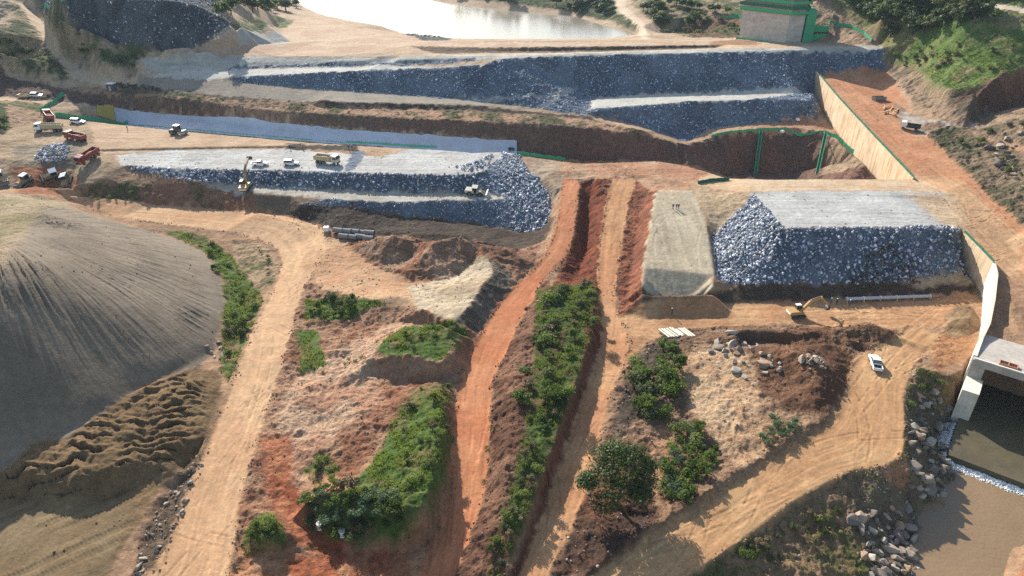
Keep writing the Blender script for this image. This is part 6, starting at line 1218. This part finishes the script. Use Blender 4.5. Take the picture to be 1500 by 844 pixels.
for k in range(6): q = d * (k / 5 * .98 + .01); MB().tube((q.x - .12, q.y, q.z + .75), (q.x + .12, q.y, q.z + .75), .52, n=14).build('collar', PALE, t); MB().box(q.x - .15, q.x + .15, q.y - .6, q.y + .6, q.z - .2, q.z + .33).build('support', TIMBER, t)
for px, py, r, lab in ((469, 776, .35, 'leftmost white drum lying in the shade below the bushy slope'), (502, 786, .4, 'right white drum standing in the shade below the bushy slope')):
    t = empty('drum', tuple(top(px, py)), rnd.uniform(0, 3)); tag(t, lab, 'drum'); mb = MB().tube((0, 0, 0), (0, 0, 1.25), r + .08, n=16); mb.build('barrel', WHITE, t); mb = MB(); [mb.tube((0, 0, z), (0, 0, z + .06), r + .12, n=16) for z in (.35, .8, 1.2)]; mb.build('hoops', STEELM, t)
p = top(165, 134); t = empty('site_cabin', tuple(p), -.1); tag(t, 'small dark site cabin with a white roof on the earth ledge', 'cabin'); MB().box(-1.5, 1.5, -1.2, 1.2, .1, 2.9, bev=.04).build('wall', paint_mat('cabin_paint', (.06, .07, .09), .7), t); MB().box(-1.7, 1.7, -1.4, 1.4, 2.9, 3.08, bev=.03).build('roof', WHITE, t); MB().box(-.5, .4, -1.24, -1.2, .1, 2.1).build('door', GREYC, t)
p = top(1287, 147); t = empty('skip', tuple(p), .2); tag(t, 'grey steel skip on the orange platform', 'skip'); mb = MB(); mb.prism([(-2.2, .1), (2.2, .1), (2.6, 1.5), (2.5, 1.5), (2.1, .2), (-2.1, .2), (-2.5, 1.5), (-2.6, 1.5)], -1.1, 1.1); mb.build('tub', STEELM, t); MB().prism([(-2.2, .1), (2.2, .1), (2.6, 1.5), (-2.6, 1.5)], 1.1, 1.18).build('side', STEELM, t); MB().prism([(-2.2, .1), (2.2, .1), (2.6, 1.5), (-2.6, 1.5)], -1.18, -1.1).build('side', STEELM, t)
p = top(1304, 163); P0 = p
for k in range(9):
    o = MB().box(-3.0 * rnd.uniform(.7, 1.1), 3.0 * rnd.uniform(.7, 1.1), -.16, .16, 0, .28, bev=.02).build('timber_beam', TIMBER, None); x, y = p[0] + rnd.uniform(-2.5, 2.5), p[1] + rnd.uniform(-3.5, 3.5); o.location = (x, y, float(tz(x, y)) + .1 + .22 * (k % 3)); o.rotation_euler = (0, rnd.uniform(-.08, .08), math.radians(rnd.choice((50, 62, 100, 20)) + rnd.uniform(-12, 12))); tag(o, 'sawn timber beam in the jumbled pile on the orange platform', 'timber', 'timber beams on the orange platform')
for (px, py, lab) in ((1145, 196, 'stone slab on the dirt ledge above the pit, nearest the wall'), (1168, 178, 'white bag of material on the dirt ledge below the rock berm')):
    t = empty('material_bag', tuple(top(px, py)), rnd.uniform(0, 3)); tag(t, lab.replace('stone slab', 'pale bag of material'), 'bag'); mb = MB().box(-1.0, 1.0, -.8, .8, 0, 1.1, bev=.35, taper=(.8, .8)); mb.build('sack', WHITE, t); MB().tube((-.5, 0, 1.0), (.5, 0, 1.35), .06).build('strap', DARKM, t)
for (px, py, hd, lab) in ((748, 222, 10, 'dark pump at the right end of the lined trench'),):
    t = empty('pump', tuple(top(px, py)), 0); tag(t, lab, 'pump'); MB().box(-.9, .9, -.5, .5, .3, 1.2, bev=.1).build('motor', DARKM, t); MB().tube((.9, 0, .6), (1.5, 0, .6), .35, n=12).build('volute', DKGREEN, t); MB().box(-1.1, 1.3, -.6, .6, 0, .3).build('skid', STEELM, t)
# ------------------------------------------------------------ people
SKIN = paint_mat('skin', (.12, .065, .04), .7, dirt=.05); 
def person_proto(name, pose, vest, trousers, helmet):
    """one continuous skinned body; vest, trousers and helmet follow it"""
    J = {'pel': (0, 0, .95, .13), 'waist': (0, 0, 1.12, .12), 'chest': (.01, 0, 1.33, .15), 'neck': (.02, 0, 1.50, .055), 'head': (.04, 0, 1.60, .085), 'crown': (.04, 0, 1.70, .08)}
    E = [('pel', 'waist'), ('waist', 'chest'), ('chest', 'neck'), ('neck', 'head'), ('head', 'crown')]
    for s, k in ((1, 'l'), (-1, 'r')):
        st_ = pose.get('step', 0) * s; ar = pose.get('arm' + k, 0)
        J['hip' + k] = (0, .10 * s, .90, .10); J['knee' + k] = (st_ * .5 + .03, .11 * s, .50, .065); J['ank' + k] = (st_, .11 * s, .09, .045); J['toe' + k] = (st_ + .17, .12 * s, .04, .04)
        J['sho' + k] = (0, .20 * s, 1.42, .065); J['elb' + k] = (-.03 + ar * .18, .25 * s, 1.14, .048); J['wri' + k] = (.08 + ar * .38, .24 * s, .92 + ar * .25, .034); J['han' + k] = (.10 + ar * .45, .24 * s, .84 + ar * .28, .04)
        E += [('pel', 'hip' + k), ('hip' + k, 'knee' + k), ('knee' + k, 'ank' + k), ('ank' + k, 'toe' + k), ('chest', 'sho' + k), ('sho' + k, 'elb' + k), ('elb' + k, 'wri' + k), ('wri' + k, 'han' + k)]
    names = list(J); me = bpy.data.meshes.new('body'); me.from_pydata([J[n][:3] for n in names], [(names.index(a), names.index(b)) for a, b in E], []); me.update(); o = bpy.data.objects.new('body', me); C.objects.link(o)
    md = o.modifiers.new('s', 'SKIN'); sk = me.skin_vertices[0].data
    for i, n in enumerate(names): sk[i].radius = (J[n][3], J[n][3])
    sk[0].use_root = True; o.modifiers.new('u', 'SUBSURF').levels = 1; dg = bpy.context.evaluated_depsgraph_get(); me2 = bpy.data.meshes.new_from_object(o.evaluated_get(dg)); bpy.data.objects.remove(o)
    for m in (SKIN, vest, trousers, DARKM): me2.materials.append(m)
    for p in me2.polygons:
        z = p.center.z; y = abs(p.center.y); p.material_index = 3 if z < .13 else 2 if z < 1.0 and y < .22 else 1 if 1.0 <= z < 1.47 and not (y > .2 and z < 1.1) else 0; p.use_smooth = True
    t = empty('person'); b = bpy.data.objects.new('body', me2); link(b, t); h = MB().tube((.04, 0, 1.64), (.04, 0, 1.70), .125, .12, n=12).tube((.04, 0, 1.70), (.04, 0, 1.78), .12, .05, n=12).box(.1, .22, -.08, .08, 1.635, 1.655); h.build('helmet', helmet, t); freeze(t); return t
HIV = paint_mat('orange_vest', (.6, .16, .03), .7, dirt=.1); NAVY = paint_mat('navy_cloth', (.02, .025, .05), .9, dirt=.1); GREYT = paint_mat('grey_cloth', (.06, .06, .07), .9, dirt=.1); KHAKI = paint_mat('khaki_cloth', (.16, .12, .08), .9, dirt=.1); WHH = paint_mat('white_helmet', (.8, .8, .8), .4, dirt=.05); BLUEV = paint_mat('blue_cloth', (.03, .06, .22), .85, dirt=.1)
PR = [person_proto('a', {'step': .0, 'arml': .2}, NAVY, GREYT, WHH), person_proto('b', {'step': .22, 'arml': .6, 'armr': .0}, BLUEV, NAVY, WHH), person_proto('c', {'step': .1, 'armr': .9}, HIV, KHAKI, WHH)]
UP_ = set()
def person(k, px, py, hd, label):
    q = PR[k]
    if k in UP_: q = copy_tree(q)
    UP_.add(k); p = top(px, py); q.location = (p[0], p[1], p[2] - .02); q.rotation_euler = (0, 0, math.radians(hd)); q.scale = (1.04,) * 3; tag(q, label, 'person')
for a in ((1, 985.5, 307, 250, 'person in dark clothes walking leftmost of the three on the pale ramp'), (0, 990.5, 307, 260, 'person in dark clothes in the middle of the three on the pale ramp'), (0, 993.5, 307.5, 280, 'person in dark clothes rightmost of the three on the pale ramp'),
          (0, 984, 462, 200, 'person in dark clothes alone on the dirt road below the pale ramp'), (1, 1216, 447, 10, 'person in blue standing left of the pair near the long pipe'), (0, 1225, 447, 190, 'person in dark clothes standing at the left end of the long pipe'), (1, 1244, 449, 180, 'person in blue on the road beside the end of the long pipe'),
          (2, 1233, 478, 80, 'person in an orange vest at the edge of the rubble below the excavator'), (0, 425, 219, 270, 'person in dark clothes leftmost on the step above the central embankment'), (2, 443.5, 219, 270, 'person in an orange vest second from the left on the step above the central embankment'), (0, 511, 220, 270, 'person in dark clothes at the right end of the step above the central embankment'), (1, 516, 220, 240, 'person in blue at the far right end of the step above the central embankment'),
          (0, 187, 191, 0, 'person in dark clothes beside the green net fence left of the road roller'), (1, 884, 284, 100, 'person in blue standing at the top of the cut between the haul roads')): person(*a)
# ------------------------------------------------------------ daylight, camera
HAZE = .00007
SUN_EL, SUN_AZ = math.radians(30.5), math.radians(25)       # sun ahead of the camera, a little to the left
W_ = bpy.data.worlds.new("World"); scene.world = W_; W_.use_nodes = True; nt = W_.node_tree
sky = node(nt, 'ShaderNodeTexSky', sky_type='NISHITA', sun_disc=False, sun_elevation=SUN_EL, sun_rotation=-SUN_AZ, air_density=1.3, dust_density=1.6, ozone_density=1.0, altitude=400)
nt.links.new(sky.outputs[0], nt.nodes['Background'].inputs['Color']); nt.nodes['Background'].inputs['Strength'].default_value = .115
sl = bpy.data.lights.new('sun', 'SUN'); sl.energy = 5.0; sl.angle = math.radians(.5); sl.color = (1.0, .95, .87)
so = bpy.data.objects.new('sun', sl); C.objects.link(so); so.rotation_euler = (-(PI / 2 - SUN_EL), 0, SUN_AZ); so.location = (-200, 500, 400)
cd = bpy.data.cameras.new('camera'); cd.lens = 24; cd.sensor_width = 36; cd.clip_start = 1; cd.clip_end = 12000
co = bpy.data.objects.new('camera', cd); C.objects.link(co); co.location = (0, 0, CAMZ); co.rotation_euler = (PI / 2 - PITCH, 0, 0); scene.camera = co
vs = scene.view_settings; vs.view_transform = 'Standard'; vs.look = 'None'; vs.gamma = 1; vs.exposure = .9; vs.use_curve_mapping = False
scene.cycles.max_bounces = 5; scene.cycles.diffuse_bounces = 3; scene.cycles.glossy_bounces = 2; scene.cycles.transmission_bounces = 2; scene.cycles.volume_bounces = 0
# air: pale haze between the near ground and the far hills
mh = bpy.data.materials.new('air'); mh.use_nodes = True; ntv = mh.node_tree; ntv.nodes.remove(ntv.nodes['Principled BSDF']); pv = node(ntv, 'ShaderNodeVolumePrincipled', inp={'Color': (.62, .8, 1.0, 1), 'Density': HAZE, 'Anisotropy': .1}); ntv.links.new(pv.outputs[0], ntv.nodes['Material Output'].inputs['Volume'])
hz = MB().box(-4600, 4600, -600, 4400, -14, 118).build('haze', mh); tag(hz, 'thin pale haze over the whole site', 'haze', kind='stuff')
scene.cycles.use_denoising = False
